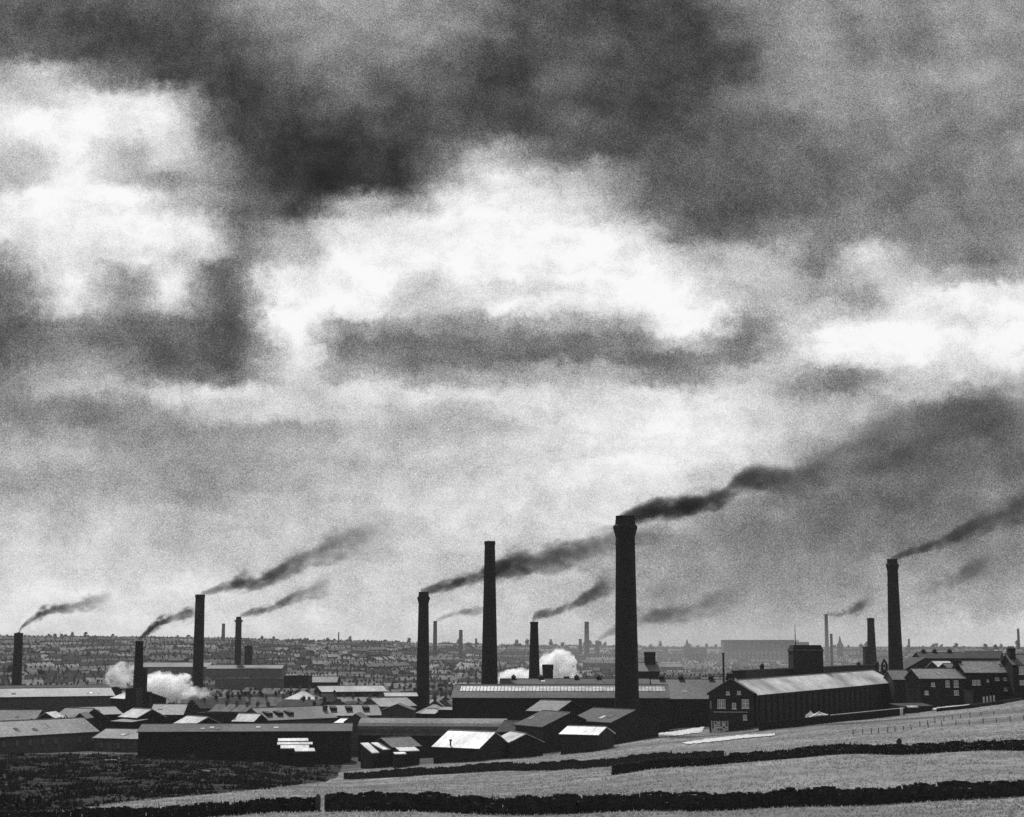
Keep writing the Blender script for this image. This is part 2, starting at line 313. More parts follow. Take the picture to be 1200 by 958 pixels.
# ------------------------------------------------------------------ buildings
FOOT = []
def bld(name, label, cat, p0, Y0, p1, Y1, D, eave, ridge=None, kind='gable', wall='soot', roof='slate', eave2=None, wins=(), stacks=(),
        group=None, o=.35, skyl=None, dorm=(), coping=False, vents=0, ground=None, winpale=True):
    A, B = W(p0, eave, Y0), W(p1, eave2 if eave2 else eave, Y1)
    dx, dy = B.x-A.x, B.y-A.y; L = math.hypot(dx, dy); yaw = math.atan2(dy, dx); nx, ny = -math.sin(yaw), math.cos(yaw)
    cs = [(A.x+dx*a+nx*D*b2, A.y+dy*a+ny*D*b2) for a in (0, 1) for b2 in (0, 1)]
    zg = min(Hs(*c) for c in cs) if ground is None else ground
    zA = A.z; tl = (B.z-A.z)/L if eave2 else 0
    if not eave2: zA = (A.z+B.z)/2
    he = zA-zg; FOOT.append((A.x+dx/2+nx*D/2, A.y+dy/2+ny*D/2, max(L, D)*.55))
    root = thing(name, label, cat, (A.x, A.y, zg), yaw, group)
    Yr = A.y+dy/2+ny*(D if kind == 'mono' else (0 if kind == 'gfront' else D/2))
    rr = max(.25, W(p0, ridge, Yr).z-(zA+tl*L/2)) if ridge is not None else 1.0
    t = .22
    wm, rm = MB(), MB()
    zt = lambda x: tl*x
    def q(mb, pts, fs, mi=0): mb.add([(x, y, z+(zt(x) if z > -.5 else 0)) for x, y, z in pts], fs, mi)
    b0 = -1.2
    if kind in ('gable', 'hip', 'barrel'):
        if kind == 'gable': prof = [(0, he), (D/2, he+rr), (D, he)]
        elif kind == 'barrel': prof = [(D/2-D/2*math.cos(a), he+rr*math.sin(a)) for a in np.linspace(0, math.pi, 13)]
        else: prof = [(0, he), (D, he)]
        P = [(0, b0)]+prof+[(D, b0)]; n = len(P)
        q(wm, [(0, y, z) for y, z in P]+[(L, y, z) for y, z in P], [tuple(range(n)), tuple(range(2*n-1, n-1, -1)), (0, n, n+1, 1), (n-1, n-2, 2*n-2, 2*n-1)]+([(1, n+1, 2*n-2, n-2)] if kind == 'hip' else []))
        if kind == 'hip':
            i = min(D/2, L*.45)
            V = [(-o, -o, he), (L+o, -o, he), (L+o, D+o, he), (-o, D+o, he), (i, D/2, he+rr), (L-i, D/2, he+rr)]
            V = [(x, y, z+.03) for x, y, z in V]+[(x, y, z-t) for x, y, z in V[:4]]
            q(rm, V, [(0, 1, 5, 4), (1, 2, 5), (2, 3, 4, 5), (3, 0, 4), (0, 6, 7, 1), (1, 7, 8, 2), (2, 8, 9, 3), (3, 9, 6, 0)])
        else:
            s0 = (prof[1][1]-prof[0][1])/(prof[1][0]-prof[0][0]); s0 = min(s0, 1.2)
            top = [(-o, he-o*s0+t)]+[(y, z+t) for y, z in prof[(1 if kind == 'gable' else 0):(-1 if kind == 'gable' else None)]]+[(D+o, he-o*s0+t)]
            bot = [(y, z-t+.02) for y, z in top][::-1]; n = len(top); xs = (-o, L+o) if not coping else (.0, L)
            V = [(x, y, z) for x in xs for y, z in top+bot]; N = 2*n
            q(rm, V, [(i, N+i, N+i+1, i+1) for i in range(N-1)]+[(N-1, 2*N-1, N, 0), tuple(range(N)), tuple(range(2*N-1, N-1, -1))])
    elif kind == 'gfront':
        P = [(0, b0), (0, he), (L/2, he+rr), (L, he), (L, b0)]
        wm.add([(x, 0, z) for x, z in P]+[(x, D, z) for x, z in P], [(4, 3, 2, 1, 0), (5, 6, 7, 8, 9), (0, 1, 6, 5), (4, 9, 8, 3)])
        s0 = rr/(L/2); top = [(-o, he-o*s0+t), (L/2, he+rr+t), (L+o, he-o*s0+t)]; bot = [(x, z-t+.02) for x, z in top][::-1]
        rm.extr(top+bot, -.3, D+.3, 'y')
    elif kind == 'mono':
        P = [(0, b0), (0, he), (D, he+rr), (D, b0)]
        q(wm, [(0, y, z) for y, z in P]+[(L, y, z) for y, z in P], [(0, 1, 2, 3), (7, 6, 5, 4), (0, 4, 5, 1), (3, 2, 6, 7)])
        s0 = rr/D; pr = [(-o, he-o*s0+t), (D+o, he+rr+o*s0+t), (D+o, he+rr+o*s0+.02), (-o, he-o*s0+.02)]
        q(rm, [(x, y, z) for x in (-o, L+o) for y, z in pr], [(0, 4, 5, 1), (1, 5, 6, 2), (2, 6, 7, 3), (3, 7, 4, 0), (0, 1, 2, 3), (7, 6, 5, 4)])
    elif kind == 'flat':
        q(wm, [(x, y, z) for z in (b0, he) for y in (0, D) for x in (0, L)], [(0, 2, 3, 1), (0, 1, 5, 4), (2, 6, 7, 3), (0, 4, 6, 2), (1, 3, 7, 5)])
        q(rm, [(x, y, z) for z in (he-.6, he-.3) for y in (.35, D-.35) for x in (.35, L-.35)], [(0, 2, 3, 1), (4, 5, 7, 6), (0, 1, 5, 4), (2, 6, 7, 3), (0, 4, 6, 2), (1, 3, 7, 5)])
        cp = MB()
        for (x0, x1, y0, y1) in ((-.2, L+.2, -.2, .35), (-.2, L+.2, D-.35, D+.2), (-.2, .35, .35, D-.35), (L-.35, L+.2, .35, D-.35)):
            q(cp, [(x, y, z) for z in (he+.004, he+.3) for y in (y0, y1) for x in (x0, x1)], [(0, 2, 3, 1), (4, 5, 7, 6), (0, 1, 5, 4), (2, 6, 7, 3), (0, 4, 6, 2), (1, 3, 7, 5)])
        cp.build('parapet', wall, root)
    wm.build('wall', wall, root); ro = rm.build('roof', roof, root)
    def roofz(x, y):
        if kind == 'gable': return he+rr*(1-abs(y-D/2)/(D/2))+tl*x
        if kind == 'mono': return he+rr*y/D+tl*x
        if kind == 'gfront': return he+rr*(1-abs(x-L/2)/(L/2))
        if kind == 'flat': return he-.3+tl*x
        return he+rr*.7
    if coping:                                     # gable end walls rise past the slates
        for xx in (-.45, L+.02):
            cpm = MB()
            pr = [(-.3, he-.2), (D/2, he+rr+.15), (D+.3, he-.2), (D+.3, he+.35), (D/2, he+rr+.75), (-.3, he+.35)]
            q(cpm, [(xx+d, y, z) for d in (0, .43) for y, z in pr], [(i, (i+1) % 6, 6+(i+1) % 6, 6+i) for i in range(6)]+[(0, 1, 4, 5), (1, 2, 3, 4), (6, 11, 10, 7), (7, 10, 9, 8)])
            cpm.build('gable_coping', wall, ro)
    if kind == 'gable' and L*F/A.y > 14:
        rg = MB(); rg.extr([(D/2-.28, he+rr+t-.12), (D/2, he+rr+t+.16), (D/2+.28, he+rr+t-.12)], -o*.8, L+o*.8, 'x')
        rg.v = [(x, y, z+zt(x)) for x, y, z in rg.v]; rg.build('ridge_tiles', 'stone' if roof not in ('bright', 'sheet') else 'slate', ro)
        gt = MB(); gt.extr([(-o-.16, he-o*s0+.02), (-o-.16, he-o*s0+.16), (-o-.01, he-o*s0+.16), (-o-.01, he-o*s0+.02)], -o, L+o, 'x')
        gt.v = [(x, y, z+zt(x)) for x, y, z in gt.v]; gt.build('gutter', 'iron', ro)
        if roof in ('slate', 'slate2', 'pale_slate', 'dark_slate') and L > 10 and not dorm and not skyl and A.y < 620:
            rl = random.Random(int(p0*7+Y0)); sl2 = rr/(D/2)
            for _ in range(min(6, int(L/7))):
                x = rl.uniform(.06, .94)*L; y0 = rl.uniform(.18, .45)*D/2; y1 = y0+rl.uniform(1., 1.8); w = rl.uniform(.5, .8); m_ = MB()
                V = [(x+a, y, he+y*sl2+t+h_+zt(x)) for h_ in (.1, -.1) for a, y in ((-w, y0), (w, y0), (w, y1), (-w, y1))]
                m_.add(V, [(0, 1, 2, 3), (0, 4, 5, 1), (1, 5, 6, 2), (2, 6, 7, 3), (3, 7, 4, 0)]); m_.build('rooflight', rl.choice(('skyglass', 'iron', 'slate')), ro)
    if L > 16 and A.y < 470 and kind in ('gable', 'barrel') and not wins:
        rl = random.Random(int(p0*3+Y0)); nb = int(L/4.6)
        for i in range(nb):                         # small sooty windows, a few doors
            x = L*(i+.5)/nb; zb = he+tl*x
            if rl.random() < .8 and wall != 'black': window(root, x, zb-2.6, 1.2, 1.6, 1, pale=False)
        for fx in (.22, .71):
            dm = MB(); x = fx*L+1.7; dm.box(x-.8, x+.8, -.09, 0, -.5, 2.3); dm.box(x-.95, x+.95, -.14, 0, 2.304, 2.5); dm.build('door', 'wood', root)
    if skyl:                                       # glazed strip on the front slope
        a, b2, c, d = skyl; sk = MB(); sl = rr/(D/2); y0, y1 = c*D/2, d*D/2; xa, xb = a*L, b2*L; z0, z1 = he+y0*sl+t, he+y1*sl+t
        sk.add([(xa, y0, z0+.12), (xb, y0, z0+.12), (xb, y1, z1+.12), (xa, y1, z1+.12), (xa, y0, z0-.1), (xb, y0, z0-.1), (xb, y1, z1-.1), (xa, y1, z1-.1)],
               [(0, 1, 2, 3), (0, 4, 5, 1), (1, 5, 6, 2), (2, 6, 7, 3), (3, 7, 4, 0)], 0)
        x = xa+.4
        while x < xb-.4:
            sk.add([(x+i*.12, yy, zz+k) for k in (.1, .24) for yy, zz in ((y0, z0), (y1, z1)) for i in (0, 1)], [(4, 5, 7, 6), (0, 1, 5, 4), (2, 6, 7, 3), (0, 4, 6, 2), (1, 3, 7, 5)], 1); x += .95
        sk.build('skylight', ['skyglass', 'iron'], ro)
    for (fx, fy, w, h) in dorm:                    # dark box dormers standing in the slope
        x, y = fx*L, fy*D; z = roofz(x, y); dm = MB()
        dm.extr([(y, z-.3), (y, z+h), (y+h*2.2, z+h+.5), (y+h*2.2, z-.3)], x-w/2, x+w/2, 'x'); dm.build('dormer', 'black', ro)
    for (fx, fy, w, d, h, pots) in stacks:
        x, y = fx*L, fy*D; z = roofz(x, y); sm = MB()
        sm.box(x-w/2, x+w/2, y-d/2, y+d/2, z-1.2, z+h); sm.box(x-w/2-.12, x+w/2+.12, y-d/2-.12, y+d/2+.12, z+h-.35, z+h-.1)
        so = sm.build('chimney_stack', wall, ro)
        for i in range(pots):
            pm = MB(); pm.lathe([(.16, z+h-.02), (.14, z+h+.55), (.18, z+h+.6)], 8, cx=x-w/2+w*(i+.5)/pots, cy=y); pm.build('chimney_pot', 'stone', so)
    for i in range(vents):
        x = L*(i+.5)/vents+random.uniform(-2, 2); z = roofz(x, D/2); vm = MB()
        vm.box(x-.7, x+.7, D/2-.6, D/2+.6, z-.4, z+.9); vm.lathe([(1.25, z+.9), (.1, z+1.6)], 4, cx=x, cy=D/2, ph=math.pi/4); vm.build('roof_vent', 'black', ro)
    for wv in wins:
        px, py, w, h = wv[:4]; fx = (px-p0)/(p1-p0); Yw = Y0+(Y1-Y0)*fx
        window(root, fx*L, W(px, py, Yw).z-h/2-zg, w, h, wv[4] if len(wv) > 4 else 1, pale=winpale)
    root['_d'] = 0; del root['_d']
    return root, dict(L=L, he=he, zg=zg, rr=rr, D=D)
MT['skyglass'] = surf('roof_glass', .26, .4, .45, .45, .5)
B = bld
# ---- left side sheds
B('works_shed', 'long low shed with pale slate roof at the left edge, above the dark heather', 'shed', -70, 411, 115, 461, 12, 868, 846, roof='pale_slate', wall='stone', eave2=857.5)
B('works_shed', 'long black walled shed with thin grey roof left of the curved roof', 'shed', 162, 400, 411, 404, 15, 858, 849.5, roof='dark_slate', wall='black')
B('works_shed', 'long narrow shed with light roof and thin dark ridge far behind the left sheds', 'shed', -60, 612, 134, 640, 16, 817, 807.5, roof='slate', wall='stone')
B('works_shed', 'very long thin dark shed line behind the pale roofed left shed', 'shed', -60, 690, 143, 720, 8, 806.5, 804, roof='black', wall='black')
B('works_shed', 'grey roofed low shed between the left edge shed and the long black shed', 'shed', 110, 452, 168, 446, 12, 866, 855.5, roof='pale_slate', wall='stone')
B('workshop', 'small shed with bright roof and dark gable, below the stepped chimney', 'workshop', 140, 476, 161, 468.5, 9, 841, 831.5, roof='bright', coping=False)
B('workshop', 'pale little lean-to in front of the bright roof under the stepped chimney', 'lean-to', 131, 470, 155, 464, 5, 846.5, 843.5, kind='mono', roof='slate')
B('works_shed', 'mid grey long roof left of the stepped chimney', 'shed', 88, 520, 143, 530, 12, 838, 829.5, roof='slate')
B('works_shed', 'grey roof slope just right of the stepped chimney', 'shed', 176, 520, 214, 520, 12, 838, 826, roof='slate')
B('workshop', 'small bright roof with dark right gable above the long black shed', 'workshop', 203, 446, 226, 438.5, 9, 850, 840.5, roof='bright')
B('workshop', 'flat dark workshop block right of the small bright roof', 'workshop', 232, 456, 275, 454, 10, 837, kind='flat', wall='black', roof='slate2')
B('workshop', 'low shed with pale roof patch right of the flat dark block', 'workshop', 273, 452, 297, 450, 8, 846, 837.5, roof='sheet')
B('works_shed', 'pale roofed workshop with three dark dormers in a row', 'shed', 313, 480, 394, 500, 14, 843, 829.5, roof='slate', wall='stone', dorm=((.1, .13, 1.9, 1.2), (.25, .13, 1.9, 1.2), (.40, .13, 1.9, 1.2)), stacks=((.97, .3, 1.1, 1, 1.6, 1),))
B('works_shed', 'second dormered workshop farther right with duller roof', 'shed', 386, 515, 447, 520, 14, 839, 827, roof='slate', wall='stone', dorm=((.12, .2, 2, 1.3), (.42, .2, 2, 1.3), (.75, .2, 2, 1.3)))
B('workshop', 'small gable-fronted dark shed left of the curved roof', 'workshop', 404, 440, 429, 440, 14, 846, 837.5, kind='gfront', roof='slate2', wall='stone')
B('workshop', 'tiny bright roof between the two dormered workshops', 'workshop', 392, 442, 403, 440, 6, 848.5, 843, roof='bright')
B('works_shed', 'gable-fronted dark shed above the left end of the long black shed', 'shed', 42, 480, 65, 480, 10, 843, 836, kind='gfront', roof='bright', wall='black')
B('works_shed', 'dull grey slate roof behind the left edge shed', 'shed', -40, 500, 40, 500, 14, 845, 833, roof='slate2')
B('works_shed', 'grey slate roof with dark gable at the right, behind the left edge shed', 'shed', 60, 500, 92, 496, 14, 844, 831, roof='slate')
B('workshop', 'small dark gable peeping over the left edge shed', 'workshop', 87, 478, 100, 478, 8, 842, 836.5, kind='gfront', roof='slate', wall='black')
B('works_shed', 'bright roofed gabled shed between the long pale roof and the stepped chimney', 'shed', 130, 600, 146, 590, 16, 819, 810, roof='bright', wall='soot')
B('workshop', 'short dark box shed against the foot of the stepped chimney', 'workshop', 147, 570, 160, 570, 10, 808, kind='flat', wall='black', roof='black')
# ---- mid works
r_, d_ = B('curved_shed', 'long shed with a rounded barrel roof in the middle of the works', 'shed', 420, 414, 590, 410, 12, 861, 843, kind='barrel', roof='slate2', wall='black')
B('workshop', 'dark round-topped shed end at the right of the barrel roof', 'shed', 583, 404, 604, 402, 9, 858, 846, kind='gable', roof='black', wall='black')
B('workshop', 'shed with a broad bright roof and stub chimney below the barrel roof', 'workshop', 508, 374, 561, 367, 12.5, 876.5, 858, roof='bright', wall='black', stacks=((.88, .55, .6, .6, .9, 0), (.36, .03, .25, .25, 1.6, 0)))
B('workshop', 'small bright roof corner right of the stub chimney roof', 'workshop', 580, 385, 597, 375, 8, 869, 859.5, roof='bright', wall='black')
B('workshop', 'square grey slate roofed shed standing askew under the barrel roof', 'workshop', 460, 376, 492, 381, 8.5, 875.5, 865, roof='slate', wall='black')
B('lean_to', 'narrow white lean-to roof at the far left of the askew slate shed', 'lean-to', 436, 374, 444.5, 375.4, 4.2, 883, 872, kind='mono', roof='white_roof', wall='black', o=.1)
B('lean_to', 'long white lean-to roof touching the askew slate shed', 'lean-to', 449, 375, 461, 377, 4.4, 879, 871.5, kind='mono', roof='white_roof', wall='black', o=.1)
B('lean_to', 'low white lean-to roof in front of the askew slate shed', 'lean-to', 469, 371, 491, 373, 2.6, 881, 877, kind='mono', roof='white_roof', wall='black', o=.1)
B('lean_to', 'lowest tiny white sheet roof under the askew slate shed', 'lean-to', 463, 368, 476, 369, 1.2, 884.5, 883, kind='mono', roof='white_roof', wall='black', o=.05)
for (a, b2, e, rg, y, lb) in ((326, 361, 869.5, 866.5, 394, 'topmost'), (325, 366, 873.5, 871, 391, 'second'), (329, 362, 878, 874.5, 388, 'third'), (346, 369, 881.5, 878, 385, 'lowest and shortest')):
    B('lean_to', lb+' of the stepped white lean-to roofs against the long black shed', 'lean-to', a, y, b2, y+1, 2.4, e, rg, kind='mono', roof='bright', wall='black', o=.05, group='stepped white lean-to roofs')
B('works_shed', 'bright roof beside the foot of the crowned chimney left of centre', 'shed', 446, 560, 487, 568, 13, 828, 818.5, roof='sheet', wall='stone')
B('works_shed', 'narrow bright roof behind the one beside the crowned chimney', 'shed', 452, 610, 489, 612, 10, 816.5, 812.5, roof='sheet', wall='soot')
B('workshop', 'dark gable-fronted shed below the bright roof left of the crowned chimney', 'workshop', 447, 500, 484, 500, 12, 833, 826, kind='gfront', roof='slate2', wall='stone')
B('workshop', 'low dark hipped shed right of the crowned chimney foot', 'workshop', 488, 560, 528, 560, 14, 836, 826, kind='hip', roof='slate2', wall='soot')
B('workshop', 'little pale roof right of the crowned chimney foot', 'workshop', 494, 500, 509, 498, 8, 837, 832, roof='slate', wall='soot')
B('workshop', 'thin pale roof between the crowned chimney and the great shed', 'workshop', 514, 500, 529, 498, 7, 832.5, 829.5, roof='slate', wall='soot')
B('works_shed', 'bright hipped roof in the valley left of the broad mill roof', 'shed', 333, 700, 372, 700, 16, 820, 810.5, kind='hip', roof='sheet', wall='soot')
B('works_shed', 'broad dark mill shed with a thin bright roof in the valley centre-left', 'shed', 377, 750, 453, 760, 16, 811, 804.5, roof='sheet', wall='soot')
B('mill_block', 'long flat-topped dark mill in the valley right of the smoking tall chimney', 'mill', 252, 900, 333, 900, 18, 796.5, kind='flat', wall='hazy', roof='slate2')
B('mill_block', 'taller darkest flat mill block in the valley', 'mill', 333, 860, 361, 860, 18, 793, kind='flat', wall='soot', roof='slate2')
B('mill_block', 'slate roofed mill with coped gable joined to the dark flat block', 'mill', 361, 880, 395, 880, 16, 800, 793.5, wall='soot', roof='slate2', coping=True)
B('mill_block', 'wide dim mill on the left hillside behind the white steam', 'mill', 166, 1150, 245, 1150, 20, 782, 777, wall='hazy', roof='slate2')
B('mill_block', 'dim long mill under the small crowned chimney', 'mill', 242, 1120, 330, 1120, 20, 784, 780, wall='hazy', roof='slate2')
B('boiler_house', 'square dark boiler house standing against the small crowned chimney', 'boiler house', 286.5, 1145, 294.5, 1145, 6, 757.5, kind='flat', wall='soot', roof='slate2')
# ---- great shed and dark roofs before it
B('weaving_shed', 'great dark weaving shed with a glazed strip along its roof behind the tallest chimney', 'shed', 530, 440, 784, 437, 20, 818.5, 803.5, roof='dark_slate', wall='black', skyl=(.03, .985, .46, .82))
B('works_shed', 'low dark roof line behind the great glazed shed', 'shed', 588, 520, 762, 522, 12, 803, 796.5, roof='dark_slate', wall='black', vents=5)
B('workshop', 'grey slate roof in front of the great glazed shed, left of the tallest chimney', 'workshop', 618, 424, 652, 418, 12, 834, 822, roof='slate2', wall='black')
B('workshop', 'dark slate shed with its gable turned right, left of the tallest chimney', 'workshop', 604, 400, 636, 388, 15, 851, 835, roof='dark_slate', wall='black')
B('workshop', 'broad dark slate roof just left of the foot of the tallest chimney', 'workshop', 668, 398, 716, 386, 15, 846, 832, roof='dark_slate', wall='black')
B('workshop', 'small grey roof at the foot of the tallest chimney', 'workshop', 719, 404, 741, 402, 9, 847, 839, roof='slate', wall='black')
B('workshop', 'bright low roof in front of the dark slate roofs', 'workshop', 657, 366, 700, 362, 9, 861.5, 852.5, roof='bright', wall='black')
B('works_shed', 'large plain slate roof between the great glazed shed and the gabled mill house', 'shed', 768, 472, 882, 472, 24, 819.5, 797, roof='slate2', wall='black', vents=4)
B('engine_house', 'small gabled engine house with a square stub chimney behind the slate roofs', 'engine house', 747, 640, 773, 640, 12, 787, 777, roof='slate', wall='soot', stacks=((.62, .5, 4.2, 3.6, 4.2, 0),))
B('mill_block', 'dim flat mill behind the small chimneys left of the tallest one', 'mill', 684, 1500, 722, 1500, 20, 778, kind='flat', wall='hazy', roof='slate2')
B('mill_block', 'low hazy mill right of the tallest chimney', 'mill', 752, 1500, 800, 1500, 20, 782, 778, wall='hazy', roof='slate2')
# ---- right-hand mill
GW = [(843, 825, .95, 2.1), (847.5, 825, .95, 2.1), (860, 827.5, .95, 1.4), (871.5, 825, .95, 2.1), (875, 825, .95, 2.1), (853, 812.5, .8, .8, 0), (866, 812, .8, .8, 0), (872.5, 841, .9, 1.2)]
r_, d_ = B('mill_house', 'black gable-fronted mill house with pale windows', 'mill house', 831, 400, 882, 398.3, 20, 812, 796, kind='gfront', roof='slate', wall='black', wins=GW, stacks=((.5, .04, 1.9, 1.2, 1.3, 0),))
mb = MB(); mb.box(.9, d_['L']-1.3, -.16, 0, d_['he']-4.75, d_['he']-4.5); mb.build('sill_band', 'pale', r_)
mb = MB(); mb.box(.22, .5, -.08, 0, d_['he']-3.8, d_['he']-2.1); mb.build('pale_strip', 'pale', r_)  # narrow pale upright strip near the left corner
r_, d_ = B('mill_shed', 'long mill shed with a bright sloping roof running away to the right', 'mill', 886, 405, 1049, 482, 13, 815, 792, roof='bright', wall='black', eave2=800, coping=True)
for i in range(26):                                                  # buttress piers along its wall
    mb = MB(); x = d_['L']*(i+.5)/26; mb.box(x-.35, x+.35, -.28, 0, -1, d_['he']+ (W(0, 800, 482).z-W(0, 815, 405).z)*(i+.5)/26-.6); mb.build('buttress', 'soot', r_)
B('mill_block', 'black flat-topped mill behind the bright sloping roof', 'mill', 874, 438, 1030, 520, 4, 787.5, kind='flat', wall='black', roof='slate2', eave2=780)
# tower with mast
r_, d_ = B('water_tower', 'square black tower block with mast rising above the right-hand mill', 'tower', 929.5, 462, 964.5, 462, 8.5, 763.5, kind='flat', wall='black', roof='slate2')
mb = MB(); L, he = d_['L'], d_['he']
mb.add([(-.15, -.15, he+.35), (L+.15, -.15, he+.35), (L+.15, 8.65, he+.35), (-.15, 8.65, he+.35), (.5, .5, he+1.75), (L-.5, .5, he+1.75), (L-.5, 8, he+1.75), (.5, 8, he+1.75)], [(0, 1, 5, 4), (1, 2, 6, 5), (2, 3, 7, 6), (3, 0, 4, 7), (4, 5, 6, 7), (3, 2, 1, 0)])
mb.build('tower_cap', 'soot', r_)
mb = MB(); mb.lathe([(.16, he+1.7), (.12, he+4), (.05, he+7.6)], 8, cx=1.1, cy=2.5); mb.build('mast', 'iron', r_)
def cupola(px, Y, top, base, wpx, label, open_=False):
    P = W(px, base, Y); Pt = W(px, top, Y); h = Pt.z-P.z; w = wpx*Y/F
    if open_:
        r = thing('bell_cote', label, 'bell cote', (P.x, Y, P.z-.6)); mb = MB(); h += .6
        mb.box(-w/2, -w*.22, -.5, .5, -1, h*.62); mb.box(w*.22, w/2, -.5, .5, -1, h*.62); mb.box(-w*.22, w*.22, -.5, .5, -1, h*.2)
        mb.extr([(-w*.22, h*.62), (-w/2, h*.62), (0, h), (w/2, h*.62), (w*.22, h*.62), (.1*w, h*.72), (-.1*w, h*.72)], -.5, .5, 'y')
        mb.build('stonework', 'soot', r); b2 = MB(); b2.lathe([(.02, h*.62), (.2, h*.58), (.3, h*.38)], 10); b2.build('bell', 'iron', r)
    else:
        r = thing('roof_cupola', label, 'cupola', (P.x, Y, P.z-.5)); mb = MB(); h += .5
        mb.lathe([(w*.42, -1.2), (w*.42, h*.5)], 8); mb.build('drum', 'black', r)
        mb = MB(); mb.lathe([(w*.56, h*.5), (w*.5, h*.62), (w*.2, h*.78), (.06, h*.84), (.06, h)], 12); mb.build('cap', 'black', r)
cupola(893, 450, 775.5, 786.5, 5.5, 'domed black ventilator cupola on the left end of the black flat-topped mill')
cupola(1006, 508, 774, 780.8, 4.5, 'small black ventilator on the black flat-topped mill near the stepped chimney')
cupola(1028, 518, 774, 780, 4.5, 'black ventilator at the right end of the black flat-topped mill')
cupola(1036.5, 505, 772, 786, 7, 'arched black bell cote left of the right-hand smoking chimney', True)
# ---- right-hand houses
B('outhouse', 'short slate roofed block joining the long mill to the houses', 'outhouse', 1047, 470, 1067, 470, 12, 797, 786.5, roof='slate2', wall='black')
B('warehouse', 'dark broad-gabled warehouse behind the mill houses', 'warehouse', 1058, 560, 1112, 560, 20, 786.5, 771.5, kind='gfront', roof='black', wall='black')
B('warehouse', 'bright roof sloping behind the row of mill houses', 'warehouse', 1103, 540, 1121, 541, 12, 785, 775.5, roof='white_roof', wall='black')
B('warehouse', 'paler dappled roof left of the brick stack behind the mill houses', 'warehouse', 1113, 530, 1133, 531, 9, 785, 778.5, roof='slate', wall='black')
B('warehouse', 'long black roof line topping the right-hand houses, left length', 'warehouse', 1080, 600, 1133, 600, 14, 772, 765.5, roof='black', wall='black', vents=3)
B('warehouse', 'long black roof line topping the right-hand houses, right length', 'warehouse', 1128, 590, 1171, 585, 12, 772, 764.5, roof='black', wall='black')
B('mill_cottage', 'dark stone house with white sash windows at the left of the mill houses', 'house', 1078, 440, 1131, 442, 10, 795.5, 784.5, roof='pale_slate', wall='soot', wins=[(1093, 802.5, 1, 1), (1110, 801.5, 1.1, 1.7), (1120, 801.5, 1.25, 1.8), (1120, 812, 1.2, 1.2), (1085, 812, 1, 1)], stacks=((1.01, .5, 1.5, 2.2, 2.3, 3),))
B('mill_cottage', 'dark stone house with small windows in the middle of the mill houses', 'house', 1131.5, 442, 1187, 444, 10, 788.5, 775.5, roof='pale_slate', wall='soot', wins=[(1157, 798, .6, .6, 0), (1168, 796, 1.1, .8), (1178, 796, 1.2, .8), (1178, 808, 1.1, .8), (1146, 800, 1, 1.3), (1141, 800, 1, 1.3)])
B('mill_cottage', 'tall end house at the right edge with a big stack and white windows', 'house', 1187, 438, 1242, 438, 11, 779.5, 768, roof='slate2', wall='soot', wins=[(1195.5, 785.5, .8, 2.2), (1199, 785.5, .8, 2.2), (1195.5, 800, .7, 1.2), (1199, 800, .7, 1.2)], stacks=((.07, .35, 1.6, 2.4, 2.6, 4),))
B('lean_to', 'low dark outbuilding with a pale roof patch in the yard before the houses', 'lean-to', 1056, 408, 1092, 412, 4, 828.5, 825.5, kind='mono', roof='black', wall='black')
B('lean_to', 'pale strip of roof on the low dark yard outbuilding', 'lean-to', 1064, 407, 1076, 407.6, .8, 829.8, 828.2, kind='mono', roof='bright', wall='black', o=.05)
B('porch', 'pale flat porch hood between the mill houses', 'porch', 1130, 440.5, 1140, 440.5, 1.2, 810.5, kind='flat', wall='stone', roof='pale')
B('stone_pier', 'square hazy stone pier seen between the right-hand houses', 'pier', 1180.5, 900, 1186.5, 900, 3, 765.5, kind='flat', wall='hazy', roof='slate2')
# yard walls
def yard_wall(label, pts, h, cope=True):
    r = thing('yard_wall', label, 'yard wall', pts[0], 0, 'mill yard walls'); mb, cp = MB(), MB(); o0 = Vector(pts[0])
    for a, b2 in zip(pts[:-1], pts[1:]):
        a, b2 = Vector(a)-o0, Vector(b2)-o0; d = (b2-a); n = Vector((-d.y, d.x, 0)).normalized()*.22
        for m_, z0, z1, k in ((mb, -1, h, 1), (cp, h+.004, h+.16, 1.5)):
            m_.add([p+n*s*k+Vector((0, 0, z)) for p in (a, b2) for s in (-1, 1) for z in (z0, z1)], [(0, 4, 5, 1), (2, 3, 7, 6), (1, 5, 7, 3), (0, 1, 3, 2), (4, 6, 7, 5)])
    mb.build('wall', 'soot', r)
    if cope: cp.build('coping', 'pale', r)
yard_wall('dark yard wall with pale coping under the bright sloping mill roof', [GY(965, 385), GY(1000, 392), GY(1052, 400)], 1.7)
yard_wall('black yard wall below the left end of the bright sloping mill roof', [GY(884, 380), GY(930, 380), GY(966, 384)], 1.9, False)
yard_wall('low black wall along the road before the mill houses', [G(1098, 834.5), G(1140, 830), G(1175, 825), G(1225, 817)], .8, False)
yard_wall('long black yard wall below the great glazed shed', [G(690, 870.5), G(760, 856), G(829, 851)], 1.2, False)
g = GY(1049, 397); mb = MB(); mb.box(-.3, .3, -.3, .3, -.4, 1.5); mb.lathe([(.5, 1.5), (.48, 1.62), (.05, 1.95)], 4, ph=math.pi/4)
tag(mb.build('gatepost', 'white', None, g), 'white gatepost in the yard wall below the right-hand chimney', 'gatepost')
